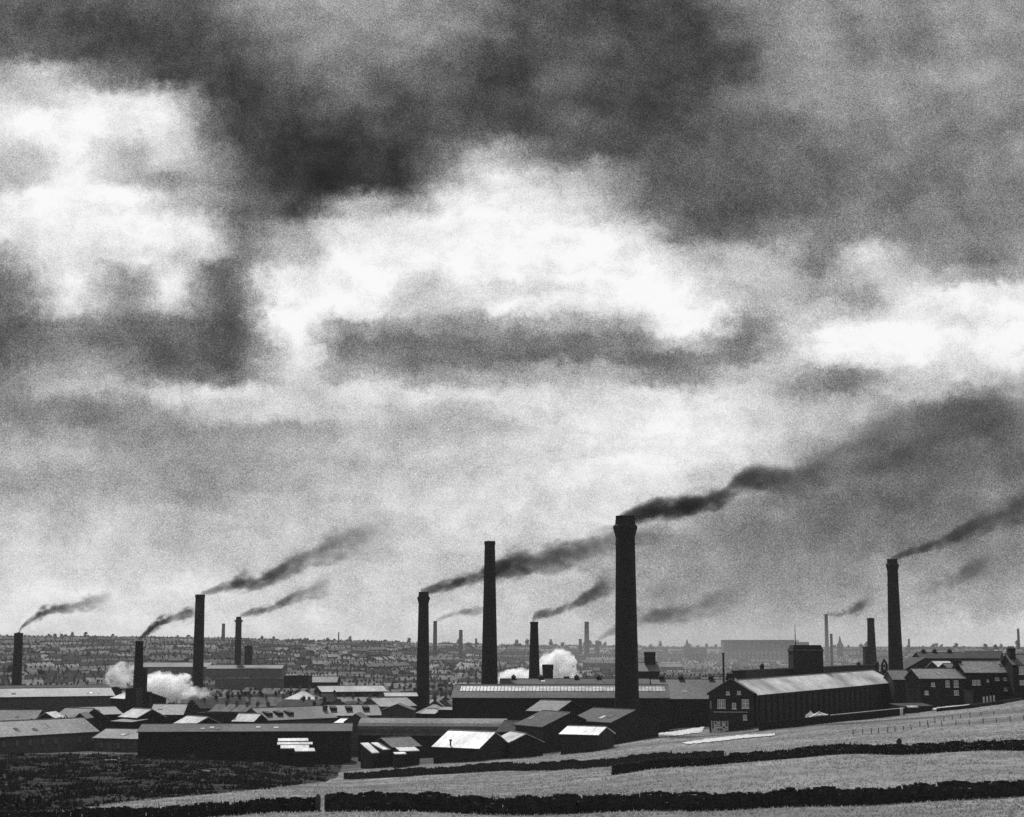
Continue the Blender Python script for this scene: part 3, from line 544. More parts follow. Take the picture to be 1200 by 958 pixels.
# white lattice screen, pale heaps
mb = MB(); P = W(834, 851, 394); P.z = Hs(P.x, P.y); h = 3.0; w = 3.9
for i in range(7): x = w*i/6; mb.box(x-.05, x+.05, -.05, .05, -.3, h)
for i in range(6): z = .2+i*.5; mb.box(0, w, -.08, -.051, z, z+.09)
for i in range(6):
    for j in range(5):
        if random.random() < .55: mb.box(w*i/6+.09, w*(i+1)/6-.09, -.04, .04, .33+j*.5, .33+j*.5+random.uniform(.15, .33))
tag(mb.build('lattice_screen', 'white', None, P), 'white lattice screen at the foot of the gable-fronted mill house', 'screen')
def heap(label, px, Y, w, h, mat, seed, zoff=0, name='tarpaulin_heap', cat='heap'):
    rn = np.random.default_rng(seed); n = 14; a = np.linspace(0, 2*math.pi, n, endpoint=False); V = []; rings = 5
    for k in range(rings):
        f = k/(rings-1); rr = (1-f**5)*.5
        for q in a: s = rn.uniform(.8, 1.15); V.append((w*rr*math.cos(q)*s, w*.5*rr*math.sin(q)*s, h*f*rn.uniform(.85, 1.1)-(.25 if k == 0 else 0)))
    Fc = [(k*n+i, k*n+(i+1) % n, (k+1)*n+(i+1) % n, (k+1)*n+i) for k in range(rings-1) for i in range(n)]
    g = GY(px, Y); m = MB(); m.add(V, Fc); return tag(m.build(name, mat, None, (g[0], g[1], g[2]+zoff)), label, cat)
heap('crumpled white tarpaulin heap against the dark wall of the long mill shed', 954, 389, 5.0, 2.7, 'white', 3)
heap('smaller white tarpaulin heap left of the larger one by the long mill shed', 944, 390, 2.6, 2.8, 'white', 4)
heap('pale rubble patch on the dark heather below the left sheds', 139, 372, 3.2, .5, 'pale', 5, name='rubble_heap')
heap('small pale stone lying alone on the heather below the long black shed', 249, 300, 1.6, .45, 'pale', 6, name='boulder', cat='boulder')
heap('low pale rubble heap at the left shed corner above the heather', 150, 385, 2.0, .4, 'pale', 8, name='rubble_heap')
heap('round dark thorn bush beside the field fence posts', 1045, 232, .75, .75, 'leaf', 7, .25, name='thorn_bush', cat='bush')
# ------------------------------------------------------------------ roads
def road(label, left, right, name='road'):
    n = 44; mb = MB(); V = []; rj = random.Random(len(label))
    def lerp(pl, f):
        k = f*(len(pl)-1); i = min(int(k), len(pl)-2); u = k-i; return pl[i][0]*(1-u)+pl[i+1][0]*u, pl[i][1]*(1-u)+pl[i+1][1]*u
    for i in range(n+1):
        j0, j1 = rj.uniform(-.4, .3), rj.uniform(-.3, .4); (q0, q1), (q2, q3) = lerp(left, i/n), lerp(right, i/n); a, b2 = G(q0, q1+j0), G(q2, q3+j1)
        for j in range(4):
            p = a.lerp(b2, j/3); V.append((p.x, p.y, Hs(p.x, p.y)+.16))
    mb.add(V, [(i*4+j, i*4+j+1, i*4+j+5, i*4+j+4) for i in range(n) for j in range(3)]); o = mb.build(name, 'road'); tag(o, label, kind='structure')
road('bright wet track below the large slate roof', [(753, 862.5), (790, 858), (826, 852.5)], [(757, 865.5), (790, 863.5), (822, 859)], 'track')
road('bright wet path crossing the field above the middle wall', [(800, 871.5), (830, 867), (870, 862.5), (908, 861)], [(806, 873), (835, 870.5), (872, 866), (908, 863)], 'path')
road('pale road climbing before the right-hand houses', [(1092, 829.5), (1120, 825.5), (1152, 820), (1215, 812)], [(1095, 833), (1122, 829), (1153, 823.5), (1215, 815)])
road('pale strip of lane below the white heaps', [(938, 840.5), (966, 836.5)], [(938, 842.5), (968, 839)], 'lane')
# ------------------------------------------------------------------ fences
def fence(label, pxs, h, cat='fence'):
    pts = [G(px, py) for px, py in pxs]; r = thing('post_fence', label, cat, pts[0], 0, 'post and wire fences'); o0 = pts[0]
    pm = MB(); pm.lathe([(.09, -.4), (.08, h), (.03, h+.06)], 6); me = pm.mesh('post', 'wood')
    wm = MB()
    for i, p in enumerate(pts):
        o = link('post', me, r, p-o0); o.rotation_euler = (random.uniform(-.08, .08), random.uniform(-.12, .12), 0); o.scale = (1, 1, random.uniform(.8, 1.15))
        if i:
            a = pts[i-1]-o0; b2 = p-o0
            for z in (h*.45, h*.85):
                wm.add([a+Vector((0, 0, z+s)) for s in (-.012, .012)]+[b2+Vector((0, 0, z+s)) for s in (.012, -.012)]+[a+Vector((0, .02, z)), b2+Vector((0, .02, z))], [(0, 1, 2, 3), (1, 4, 5, 2), (4, 0, 3, 5)])
    wm.build('wire', 'iron', r)
fence('leaning wooden post fence in the field above the middle wall', [(1000, 862), (1011, 861), (1021, 860.5), (1030, 860), (1040, 859), (1049, 858), (1059, 857), (1068, 856), (1088, 853.5), (1104, 852), (1120, 851), (1136, 850), (1152, 849), (1168, 847.5), (1184, 846), (1200, 844.5)], 1.05)
fence('upper wooden post fence near the low road wall', [(1078, 852), (1087, 850), (1096, 848), (1106, 846), (1116, 844), (1126, 842.5), (1137, 841), (1150, 840), (1165, 838)], 1.0)
pl = [G(x, y) for x, y in ((1153, 824), (1157, 823.4), (1161, 822.8), (1165, 822.2), (1169, 821.6), (1173, 820.8), (1177, 820), (1181, 819.2), (1185, 818.4))]
r = thing('paling_fence', 'white wooden paling fence at the top of the pale road', 'fence', pl[0]); pm = MB(); pm.box(-.22, .22, -.04, .04, -.3, 1.6); pmm = pm.mesh('paling', 'white')
for p in pl: link('paling', pmm, r, p-pl[0])
# ------------------------------------------------------------------ mill chimneys
def mill_chimney(label, px, Y, top, wt, wb, base=None, style='rim', n=24, mat='soot', group='smoking mill chimneys', bw=0):
    Pt = W(px, top, Y); zg = Hs(Pt.x, Y); hh = Pt.z-zg; k = Y/F
    zb = W(px, base, Y).z-zg if base else 0.
    rt, rb = wt*k/2, wb*k/2
    def rad(z): return rt+(rb-rt)*(hh-z)/(hh-zb)
    r = thing('mill_chimney', label, 'chimney', (Pt.x, Y, zg), 0, group); FOOT.append((Pt.x, Y, 6))
    ct = hh-({'crown': 1.15*rt*2, 'rim': .35*rt*2, 'flange': .9*rt*2}[style])
    zpl = min(max(zb*.35, 3), hh*.2)
    zs = [zpl+(ct-zpl)*i/10 for i in range(11)]
    mb = MB(); mb.lathe([(rad(z), z) for z in zs], n, ph=math.pi/n); mb.build('shaft', mat, r)
    cm = MB()
    if style == 'crown':
        a = rad(ct); f = rt*1.33; u = (hh-ct)
        cm.lathe([(a*1.06, ct-.9*rt), (a*1.06, ct-.7*rt), (a*.985, ct-.66*rt)], n, ph=math.pi/n)
        cm.lathe([(a*.98, ct-.02*u), (a*1.02, ct), (f*.93, ct+.30*u), (f, ct+.42*u), (f, ct+.52*u), (rt*1.1, ct+.60*u), (rt*1.02, ct+.9*u), (rt*1.06, hh)], n, ph=math.pi/n)
    elif style == 'flange':
        f = rad(ct)*1.42; u = hh-ct
        cm.lathe([(rad(ct)*.98, ct-.05), (rad(ct)*1.05, ct), (f, ct+.18*u), (f, ct+.34*u), (rt*.95, ct+.42*u), (rt*.8, hh)], n, ph=math.pi/n)
    else:
        cm.lathe([(rad(ct)*.98, ct-.02), (rt*1.09, ct+.12), (rt*1.1, hh-.25), (rt*1.0, hh)], n, ph=math.pi/n)
    c = cm.build('crown', mat, r)
    fm = MB(); fm.lathe([(rt*.62, hh+.004), (rt*.62, hh+.05)], 12); fm.build('flue', 'black', c)
    p = MB(); q = max(bw*k/2, rad(zpl)*1.18); p.box(-q, q, -q, q, -1.5, zpl-.4); p.box(-q-.25, q+.25, -q-.25, q+.25, zpl-.396, zpl+.01); p.build('plinth', mat, r)
    if Y < 800:                                    # iron strengthening bands and lightning rod
        for z in (ct*.55, ct*.75, ct*.9):
            bm = MB(); bm.lathe([(rad(z)*1.012, z), (rad(z)*1.012, z+.12)], n, ph=math.pi/n); bm.build('band', 'iron', r)
        lm = MB(); lm.lathe([(.05, hh-1), (.03, hh+1.3)], 6, cx=rt*.9); lm.build('lightning_rod', 'iron', r)
    return r
mill_chimney('plain smoking chimney nearest the left edge', 22, 820, 742, 9.5, 11.5, 806, mat='soot')
c2 = mill_chimney('short octagonal smoking chimney beside the white steam cloud', 163.5, 585, 751.5, 9, 12, 815, n=8, bw=16)
mb = MB(); mb.box(.6, 2.9, -1.6, 1.6, -1, W(0, 783, 585).z-c2.location.z); mb.box(1.2, 4.6, -2, 2, -1, W(0, 811, 585).z-c2.location.z); mb.build('flue_block', 'soot', c2)
mill_chimney('tall slim smoking chimney left of centre, plain topped', 234.6, 760, 697, 10.6, 13.2, 822)
mill_chimney('small crowned smoking chimney beside the square boiler house', 279.8, 1150, 723, 7, 7.6, 782, style='flange', n=12)
mill_chimney('crowned smoking chimney with flared top, left of the slender smokeless one', 496.5, 620, 694, 11.3, 16, 826, style='crown')
mill_chimney('tall tapering smokeless chimney standing behind the left of the great shed', 574, 545, 634.5, 12, 19.5, 806, group='smokeless mill chimneys')
mill_chimney('mid height smoking chimney in front of the central steam cloud', 626, 640, 729, 8.8, 13.2, 797)
mill_chimney('tallest and thickest black chimney with a corbelled crown pouring dark smoke', 732.5, 424, 605, 21.5, 28.5, 835, style='crown', n=32)
mill_chimney('crowned smoking chimney at the right, behind the long bright mill roof', 1045.5, 560, 655.5, 11.6, 17, 787, style='crown')
mill_chimney('plain smokeless chimney with a stepped side block, left of the right-hand crowned chimney', 1020.3, 900, 724.5, 7.8, 11, 779, group='smokeless mill chimneys')
B('boiler_house', 'narrow block standing against the stepped smokeless chimney', 'boiler house', 1013.5, 898, 1021, 898, 6, 758.5, kind='flat', wall='soot', roof='slate2')
FAR = 'far hazy mill chimneys'
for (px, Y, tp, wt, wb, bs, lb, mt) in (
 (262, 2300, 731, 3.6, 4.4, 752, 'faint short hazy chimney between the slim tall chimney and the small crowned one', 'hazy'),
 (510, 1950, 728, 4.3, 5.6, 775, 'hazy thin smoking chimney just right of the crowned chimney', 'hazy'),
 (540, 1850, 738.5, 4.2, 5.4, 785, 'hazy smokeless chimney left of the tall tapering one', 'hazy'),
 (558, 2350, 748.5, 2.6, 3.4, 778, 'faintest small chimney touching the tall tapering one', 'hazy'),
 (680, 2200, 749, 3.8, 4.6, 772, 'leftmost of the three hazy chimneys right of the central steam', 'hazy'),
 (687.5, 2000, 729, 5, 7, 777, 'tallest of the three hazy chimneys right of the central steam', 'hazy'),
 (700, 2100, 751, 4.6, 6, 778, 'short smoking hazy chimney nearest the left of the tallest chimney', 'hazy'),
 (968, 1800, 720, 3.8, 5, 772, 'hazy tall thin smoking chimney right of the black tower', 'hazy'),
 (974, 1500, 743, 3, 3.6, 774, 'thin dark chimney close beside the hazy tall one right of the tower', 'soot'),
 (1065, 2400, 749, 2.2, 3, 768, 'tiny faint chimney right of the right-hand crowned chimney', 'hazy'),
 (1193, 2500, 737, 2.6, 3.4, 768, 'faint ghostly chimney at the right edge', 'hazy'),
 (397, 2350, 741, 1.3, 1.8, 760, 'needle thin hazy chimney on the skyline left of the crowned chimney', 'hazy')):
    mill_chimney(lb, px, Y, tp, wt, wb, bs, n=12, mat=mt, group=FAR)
def stub(label, px, Y, top, base, wt, wb):
    P = W(px, base, Y); h = W(px, top, Y).z-P.z; k = Y/F/2; r = thing('boiler_stack', label, 'stack', (P.x, Y, P.z-6)); h += 6
    m = MB(); m.box(-wb*k, wb*k, -wb*k, wb*k, -12, h*.86); m.build('shaft', 'soot', r)
    m = MB(); m.box(-wt*k, wt*k, -wt*k, wt*k, h*.862, h); m.build('cap', 'soot', r)
stub('squat square stack in front of the central steam cloud', 642, 600, 779, 800, 13, 12)
stub('tiny square stack right of the squat one by the central steam', 664, 600, 793, 801, 6.5, 5)
P = W(848, 792, 482); mb = MB(); mb.lathe([(.32, -6), (.3, 6.3), (.38, 6.35), (.38, 6.6)], 12)
tag(mb.build('flue_pipe', 'iron', None, P), 'thin iron flue pipe above the gable-fronted mill house', 'pipe')
# ------------------------------------------------------------------ far mill, churches
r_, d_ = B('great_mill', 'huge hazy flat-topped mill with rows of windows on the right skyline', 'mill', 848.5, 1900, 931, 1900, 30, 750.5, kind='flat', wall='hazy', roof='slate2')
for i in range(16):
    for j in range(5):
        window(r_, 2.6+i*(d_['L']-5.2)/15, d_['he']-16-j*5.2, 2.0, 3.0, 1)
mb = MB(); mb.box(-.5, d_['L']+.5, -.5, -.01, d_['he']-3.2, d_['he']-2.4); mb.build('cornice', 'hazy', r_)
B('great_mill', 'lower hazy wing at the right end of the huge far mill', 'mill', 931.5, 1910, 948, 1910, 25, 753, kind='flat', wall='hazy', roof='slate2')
def church(label, px, Y, peak, base, wt, nave):
    P = W(px, base, Y); zg = Hs(P.x, Y); k = Y/F; r = thing('church', label, 'church', (P.x, Y, zg)); h = W(px, peak, Y).z-zg; w = wt*k/2; th = h*.58
    m = MB(); m.box(-w, w, -w, w, -2, th); m.build('tower', 'hazy', r)
    m = MB(); m.lathe([(w*1.25, th), (w*.5, th+(h-th)*.5), (.1, h)], 8, ph=math.pi/8); m.build('spire', 'hazy', r)
    for sx in (-1, 1):
        for sy in (-1, 1):
            m = MB(); m.lathe([(w*.2, th-.5), (w*.2, th+w*.5), (.02, th+w*1.4)], 6, cx=sx*w*.85, cy=sy*w*.85); m.build('pinnacle', 'hazy', r)
    if nave:
        L = nave*k; hn = th*.72; m = MB(); m.extr([(-w*1.3, -2), (-w*1.3, hn), (w*1.3, hn), (w*1.3, -2)], w+.01, L, 'x'); m.build('nave', 'hazy', r)
        m = MB(); m.extr([(-w*1.5, hn), (0, hn+w*1.9), (w*1.5, hn)], w+.02, L+.3, 'x'); m.build('roof', 'slate2', r)
church('hazy church with steep nave roof left of the huge far mill', 805.5, 2000, 748.5, 776, 8, 22)
church('faint church steeple right of the two thin chimneys by the black tower', 985, 2100, 744.5, 778, 6.5, 0)
# ------------------------------------------------------------------ trees
def tree_meshes(seed, h, wd):
    rn = np.random.default_rng(seed); m = MB(); th = h*.45
    m.lathe([(h*.035, -.6), (h*.025, th), (h*.01, h*.75)], 7)
    for i in range(5):
        a = rn.random()*6.28; z0 = h*rn.uniform(.3, .5); q = Vector((math.cos(a)*wd*.35, math.sin(a)*wd*.35, z0+h*.22)); p0 = Vector((0, 0, z0)); n = Vector((-math.sin(a), math.cos(a), 0))*h*.01
        m.add([p0-n, p0+n, p0+Vector((0, 0, h*.02)), q], [(0, 1, 3), (1, 2, 3), (2, 0, 3)])
    tr = m.mesh('trunk', 'bark')
    nc = 16; cc = np.stack([rn.normal(0, wd*.24, nc), rn.normal(0, wd*.24, nc), h*rn.uniform(.34, .86, nc)], -1); cc[:, :2] *= (1.15-cc[:, 2:]/h)*1.3
    N = 420; ci = rn.integers(0, nc, N); P = cc[ci]+rn.normal(0, 1, (N, 3))*np.array([wd*.11, wd*.11, h*.06])
    A = rn.normal(0, 1, (N, 3, 3))*h*.045
    return tr, npmesh('crown', (P[:, None]+A).reshape(-1, 3), np.arange(N*3).reshape(-1, 3), 'leaf')
TP = [tree_meshes(s, h, w) for s, h, w in ((1, 9, 6), (2, 11, 7), (3, 8, 7), (4, 12, 6), (5, 7, 5))]
def tree(x, y, label, group, sc=1.):
    k = random.randrange(5); r = thing('tree', label, 'tree', (x, y, Hs(x, y)), random.uniform(0, 6), group); r.scale = (sc, sc, sc*random.uniform(.85, 1.15))
    link('trunk', TP[k][0], r); link('crown', TP[k][1], r)
px = -60.
while px < 500:
    Y = random.uniform(2760, 3050); x = (px-CX)/F*Y
    tree(x, Y, 'small hazy tree in the ragged row on the left skyline' if px < 240 else 'small hazy tree on the skyline above the packed houses', 'trees along the skyline', random.uniform(.7, 1.35)); px += random.uniform(2.2, 6)
px = 500.
while px < 1260:
    Y = random.uniform(2500, 3300); x = (px-CX)/F*Y
    tree(x, Y, 'small hazy tree on the skyline between the central steam and the huge far mill' if px < 850 else 'small hazy tree on the right skyline', 'trees along the skyline', random.uniform(.8, 1.7)); px += random.uniform(4, 13)
for i in range(34):
    px = random.uniform(448, 640); Y = random.uniform(820, 1050); x = (px-CX)/F*Y
    if all((x-a)**2+(Y-b2)**2 > (c+3)**2 for a, b2, c in FOOT): tree(x, Y, 'dark bushy tree in the belt between the crowned chimney and the central steam', 'trees in the valley belt', random.uniform(.5, .95))
for i in range(26):
    px = random.uniform(-40, 330); Y = random.uniform(1000, 1250); x = (px-CX)/F*Y
    if all((x-a)**2+(Y-b2)**2 > (c+3)**2 for a, b2, c in FOOT): tree(x, Y, 'dark tree at the foot of the left hillside', 'trees below the left hillside', random.uniform(.6, 1.1))
for px, Y, sc in ((48, 470, .45), (82, 470, .5), (57, 474, .5), (79, 468, .42), (88, 474, .42), (37, 520, .7)):
    x = (px-CX)/F*Y; tree(x, Y, 'small round dark tree among the left-hand shed roofs', 'trees among the left sheds', sc*1.5)
# ------------------------------------------------------------------ the town: houses
def house_mesh(w, d, he, rr, stack=True):
    m = MB(); m.extr([(0, -3), (0, he), (d/2, he+rr), (d, he), (d, -3)], 0, w, 'x', 0)
    o, t = .3, .18; top = [(-o, he-o*rr/(d/2)+t), (d/2, he+rr+t), (d+o, he-o*rr/(d/2)+t)]
    q = MB(); q.extr(top+[(y, z-t+.03) for y, z in top][::-1], -.05, w+.05, 'x')
    c = MB(); c.box(w-.5, w+.45, d/2-.5, d/2+.5, he+rr-.6, he+rr+1.3)
    for i in (-.25, .25): c.lathe([(.14, he+rr+1.3), (.14, he+rr+1.75)], 6, cx=w-.03, cy=d/2+i)
    f = MB()
    for (x, z) in ((w*.25, .9), (w*.72, 3.6), (w*.25, 3.6)): f.box(x-.5, x+.5, -.06, .0, z, z+1.4)
    return m, q, c, f
def proto(kind, wallm, roofm):
    w, d, he, rr = kind; m, q, c, f = house_mesh(w, d, he, rr)
    near = (m.mesh('wall', wallm), q.mesh('roof', roofm), c.mesh('chimney_stack', wallm), f.mesh('window', 'glass'))
    a = MB(); 
    for i, k in enumerate((m, q, c, f)): a.add(k.v, k.f, {0: 0, 1: 1, 2: 0, 3: 2}[i])
    return near, a.mesh('terraced_house', [wallm, roofm, 'glass']), a
KINDS = [(6, 8.5, 5.6, 2.9), (7, 9, 6.4, 3.3), (8, 9, 5.2, 3.0), (12, 10, 6.5, 3.2)]
PR = [proto(k, w, rf) for k in KINDS for w, rf in (('house_wall', 'house_roof'), ('soot', 'house_dark'), ('house_wall', 'house_pale'))]
placed = []
def zone_of(px):
    for lim, q in ((160, 'far left, beyond the edge chimney'), (234, 'far left, beside the slim tall chimney'), (290, 'just left of the small crowned chimney'), (400, 'packed right of the small crowned chimney'), (496, 'packed left of the flared crowned chimney'), (574, 'left of the tall tapering chimney'), (730, 'beyond the central steam cloud'), (850, 'in haze before the huge far mill')):
        if px < lim: return q
    return 'in haze behind the right-hand mills'
cand = []
Y = 640.
while Y < 2760:
    px = -120.
    while px < 1290:
        n = random.randint(3, 8); yaw = random.choice((0, .15, -.2, .35, -.4, .8, 1.2, -1.1) if px < 240 or px > 560 else (.1, .7, -.7, 1.0, 1.3, -1.2, -1.5, .5)); k = random.choice((0, 1, 3, 4, 6, 7, 9, 10, 0, 3, 6, 1, 4, 2, 5, 8, 2))
        x0 = (px-CX)/F*Y; cw = KINDS[k//3][0]; cxn, syn = math.cos(yaw), math.sin(yaw)
        if 0 and Y < 900 and px > 400: n = 0
        for i in range(n):
            x, y = x0+cxn*cw*i, Y+syn*cw*i+random.uniform(-.2, .2)
            if any((x-a)**2+(y-b2)**2 < (c+8)**2 for a, b2, c in FOOT): continue
            if random.random() < .06: continue
            cand.append((x, y, yaw, k))
        px += (cw*n*abs(cxn)+random.uniform(6, 16))*F/Y+2
    Y *= 1.028 if Y < 900 else 1.024
# keep the ones the picture can show (in frame)
seen = []
for c in cand:
    zz = Hs(c[0], c[1]); p = proj(c[0], c[1], zz+8)
    if -40 < p[0] < 1240 and not (c[1] < 900 and p[0] > 760): seen.append((c, p))
def hidden(c):                                     # houses deep behind the right-hand mills come last
    return c[1]
seen.sort(key=lambda s: s[0][1])
GRP = 'houses packed over the far hillsides'
indiv = [s for s in seen if not (s[1][0] > 800 and s[0][1] < 1500)][:290]; ids = {id(s) for s in indiv}; rest = MB()
for s in indiv:
    (x, y, yaw, k), (px, py) = s; near, far, _ = PR[k]
    lab = ('small pale roofed terraced house ' if k % 3 == 2 else 'small slate roofed terraced house ' if k % 3 == 0 else 'small dark sooty terraced house ')+zone_of(px)
    loc = (x, y, Hs(x, y))
    if y < 1250:
        r = thing('terraced_house', lab, 'house', loc, yaw, GRP)
        for nm, me in zip(('wall', 'roof', 'chimney_stack', 'window'), near): link(nm, me, r)
    else: tag(link('terraced_house', far, None, loc, yaw), lab, 'house', GRP)
for s in seen:
    if id(s) in ids: continue
    (x, y, yaw, k), _ = s; a = PR[k][2]; cs, sn = math.cos(yaw), math.sin(yaw); z = Hs(x, y)
    n = len(rest.v); rest.v += [(x+cs*p[0]-sn*p[1], y+sn*p[0]+cs*p[1], z+p[2]) for p in a.v]; rest.f += [tuple(i+n for i in f) for f in a.f]; rest.k += [(3 if k % 3 == 2 and m_ == 1 else 4 if k % 3 == 1 and m_ == 1 else m_) for m_ in a.k]
o = rest.build('distant_houses', ['house_wall', 'house_roof', 'glass', 'house_pale', 'house_dark']); tag(o, 'mass of tiny hazy houses covering the far hills', kind='stuff')
print('houses', len(indiv), len(seen)-len(indiv))
# ------------------------------------------------------------------ smoke
def plume(label, Y, pts, col=.06, dens=.35, nscale=1.0, thr=.75):
    """pts: (px, py, radius px, density 0-1); wind blows to the right"""
    P = [W(a, b2, Y) for a, b2, *_ in pts]; k = Y/F; x0, x1 = P[0].x, P[-1].x; Lx = x1-x0
    s = np.array([(p.x-x0)/Lx for p in P]); z = np.array([p.z for p in P]); r = np.array([q[2]*k for q in pts])*(1+.55*s**1.3); d = np.array([q[3] for q in pts])
    z0, z1 = z.min()-.01, z.max()+.01; rm, dm = r.max(), d.max()
    ss = np.linspace(0, 1, 46); zz, rr = np.interp(ss, s, z), np.interp(ss, s, r)
    for _ in range(2): zz[1:-1] = (zz[:-2]+2*zz[1:-1]+zz[2:])/4
    sl = np.gradient(zz, ss*Lx); n = 14; mb = MB(); V = []
    rs = np.random.default_rng(int(Y)+len(pts))
    for i in range(46):
        R1 = rr[i]*1.6*(1 if 0 < i < 45 else .75)
        for j in range(n):
            a = 2*math.pi*j/n; w = 1+.10*math.sin(3*a+i*.8)+rs.uniform(-.05, .05)
            V.append((ss[i]*Lx, R1*w*math.cos(a), zz[i]-z0+R1*w*math.sin(a)*math.sqrt(1+sl[i]**2)))
    mb.add(V, [(i*n+j, i*n+(j+1) % n, (i+1)*n+(j+1) % n, (i+1)*n+j) for i in range(45) for j in range(n)]+[tuple(range(n-1, -1, -1)), tuple(range(45*n, 46*n))])
    m, t, out = newmat('smoke'); tc = t.n('ShaderNodeTexCoord').outputs['Object']; sp = t.n('ShaderNodeSeparateXYZ'); t.put(sp.inputs[0], tc)
    sx = t.m('DIVIDE', sp.outputs[0], Lx, clamp=True)
    zc = t.m('MULTIPLY', t.curve(sx, [(float(a), float((b2-z0)/(z1-z0))) for a, b2 in zip(ss[::3], zz[::3])]), z1-z0)
    rc = t.m('MULTIPLY', t.curve(sx, [(float(a), float(b2/rm)) for a, b2 in zip(s, r)]), rm*.92)
    dc = t.m('MULTIPLY', t.curve(sx, [(float(a), float(b2/dm)) for a, b2 in zip(s, d)]), dm)
    cz = t.n('ShaderNodeCombineXYZ'); t.put(cz.inputs[2], zc); slant = cz.outputs[0]
    w1 = t.noise(t.v('MULTIPLY', t.v('SUBTRACT', tc, slant), (.5, 1, 1)), .6*nscale/max(r.mean(), .4), 5, .6); w2 = t.noise(t.v('MULTIPLY', tc, (.6, 1, 1)), 1.3*nscale/max(r.mean(), .4), 4, .6)
    dz = t.m('DIVIDE', t.m('SUBTRACT', sp.outputs[2], zc), rc); dy = t.m('DIVIDE', sp.outputs[1], rc)
    q = t.m('SQRT', t.m('ADD', t.m('MULTIPLY', dz, dz), t.m('MULTIPLY', dy, dy)))
    q = t.m('ADD', q, t.m('MULTIPLY', t.m('SUBTRACT', w1, .5), 3.4)); q = t.m('ADD', q, t.m('MULTIPLY', t.m('SUBTRACT', w2, .5), 2.4))
    f = t.mr(q, 1.5, .15, 0, 1, True)
    den = t.m('MULTIPLY', t.m('MULTIPLY', f, dc), dens/max(r.min(), .5)*1.6)
    pv = t.n('ShaderNodeVolumePrincipled'); pv.inputs['Color'].default_value = (col, col, col, 1); t.put(pv.inputs['Density'], den)
    t.nt.links.new(pv.outputs[0], out.inputs['Volume']); m.cycles.volume_step_rate = .35
    o = mb.build('smoke_plume', m, None, (x0, Y, z0)); tag(o, label, 'smoke', 'smoke plumes from the chimneys'); return o
plume('thin broken smoke plume from the plain chimney nearest the left edge', 820, [(22, 741, 2, 1), (29, 731, 3, .9), (37, 727, 3.5, .5), (48, 719, 6, .75), (60, 714, 5, .6), (85, 711, 5, .35), (112, 706, 7, .12), (135, 700, 8, 0)], dens=.5)
plume('curling smoke plume from the short octagonal chimney', 585, [(162, 750, 2, 1), (170, 743, 3.5, 1), (182, 733, 5, .9), (193, 727, 5, .7), (206, 723, 4, .25), (218, 718, 5, .5), (229, 716, 5, .1), (240, 712, 6, 0)], dens=.6)
plume('long rising smoke plume from the tall slim chimney', 760, [(236, 696, 2.5, .9), (250, 693, 4, .7), (268, 688, 6, .65), (285, 682, 10, .7), (302, 683, 9, .55), (330, 668, 10, .35), (360, 652, 11, .26), (395, 640, 13, .14), (430, 630, 14, .06), (465, 622, 14, 0)], dens=.45)
plume('thin rising smoke plume from the small crowned chimney', 1150, [(281, 722, 2, .9), (296, 718, 4, .8), (312, 715, 5, .8), (330, 706, 5, .6), (350, 697, 6, .35), (372, 690, 8, .15), (390, 686, 9, 0)], dens=.35)
plume('dense smoke plume drifting from the flared crowned chimney', 620, [(493, 694, 3.5, 1), (503, 690, 5, 1), (520, 690, 6, 1), (540, 681, 8, .95), (560, 674, 9, .8), (590, 663, 12, .65), (620, 658, 12, .5), (660, 652, 12, .34), (700, 644, 13, .2), (740, 636, 14, .1), (790, 628, 15, 0)], dens=.55)
plume('wispy far smoke from the hazy thin chimney', 1950, [(511, 728, 2, .8), (524, 722, 3, .5), (540, 717, 4, .6), (556, 716, 4, .5), (575, 712, 5, .1), (590, 708, 5, 0)], dens=.3)
plume('smoke plume from the chimney before the central steam', 640, [(624, 728, 3.5, 1), (631, 720, 5.5, 1), (645, 720, 5, .8), (662, 712, 6, .7), (682, 702, 8, .6), (700, 692, 9, .5), (718, 682, 10, .15), (735, 676, 10, 0)], dens=.45)
plume('low hazy smoke drifting behind the tallest chimney', 2100, [(701, 750, 2.5, .9), (712, 743, 4, .8), (726, 736, 6, .6), (745, 725, 9, .5), (770, 720, 9, .6), (795, 720, 8, .5), (820, 712, 10, .25), (850, 704, 12, .1), (880, 700, 12, 0)], dens=.25)
plume('great dark smoke plume trailing from the tallest chimney', 424, [(721, 614, 4, 1), (729, 605, 9, 1), (745, 602, 10, 1), (770, 601, 11, 1), (800, 595, 13, .95), (830, 590, 14, .9), (852, 578, 15, .75), (868, 562, 15, .5), (884, 553, 15, .36), (902, 556, 15, .26), (925, 566, 16, .2), (960, 548, 20, .12), (1000, 524, 25, .075), (1060, 508, 32, .045), (1130, 505, 38, .028), (1230, 495, 42, .015), (1330, 480, 44, 0)], dens=.6)
plume('slow smoke plume rising from the right-hand crowned chimney', 560, [(1044, 656, 3, 1), (1056, 651, 4, .9), (1075, 646, 5, .75), (1098, 636, 8, .7), (1120, 626, 9, .5), (1150, 613, 11, .35), (1190, 598, 13, .22), (1240, 582, 15, .12), (1300, 565, 16, 0)], dens=.4)
plume('thin far smoke from the hazy chimney right of the tower', 1800, [(968, 720, 2, .8), (980, 721, 3, .6), (992, 718, 4, .6), (1003, 712, 6, .6), (1015, 706, 6, .2), (1028, 701, 6, 0)], dens=.35)
plume('loose smoke bank drifting right of the right-hand crowned chimney', 1500, [(1052, 695, 4, .1), (1075, 692, 7, .3), (1100, 686, 9, .6), (1125, 674, 12, .75), (1145, 664, 12, .6), (1165, 658, 12, .2), (1190, 652, 12, 0)], dens=.16)
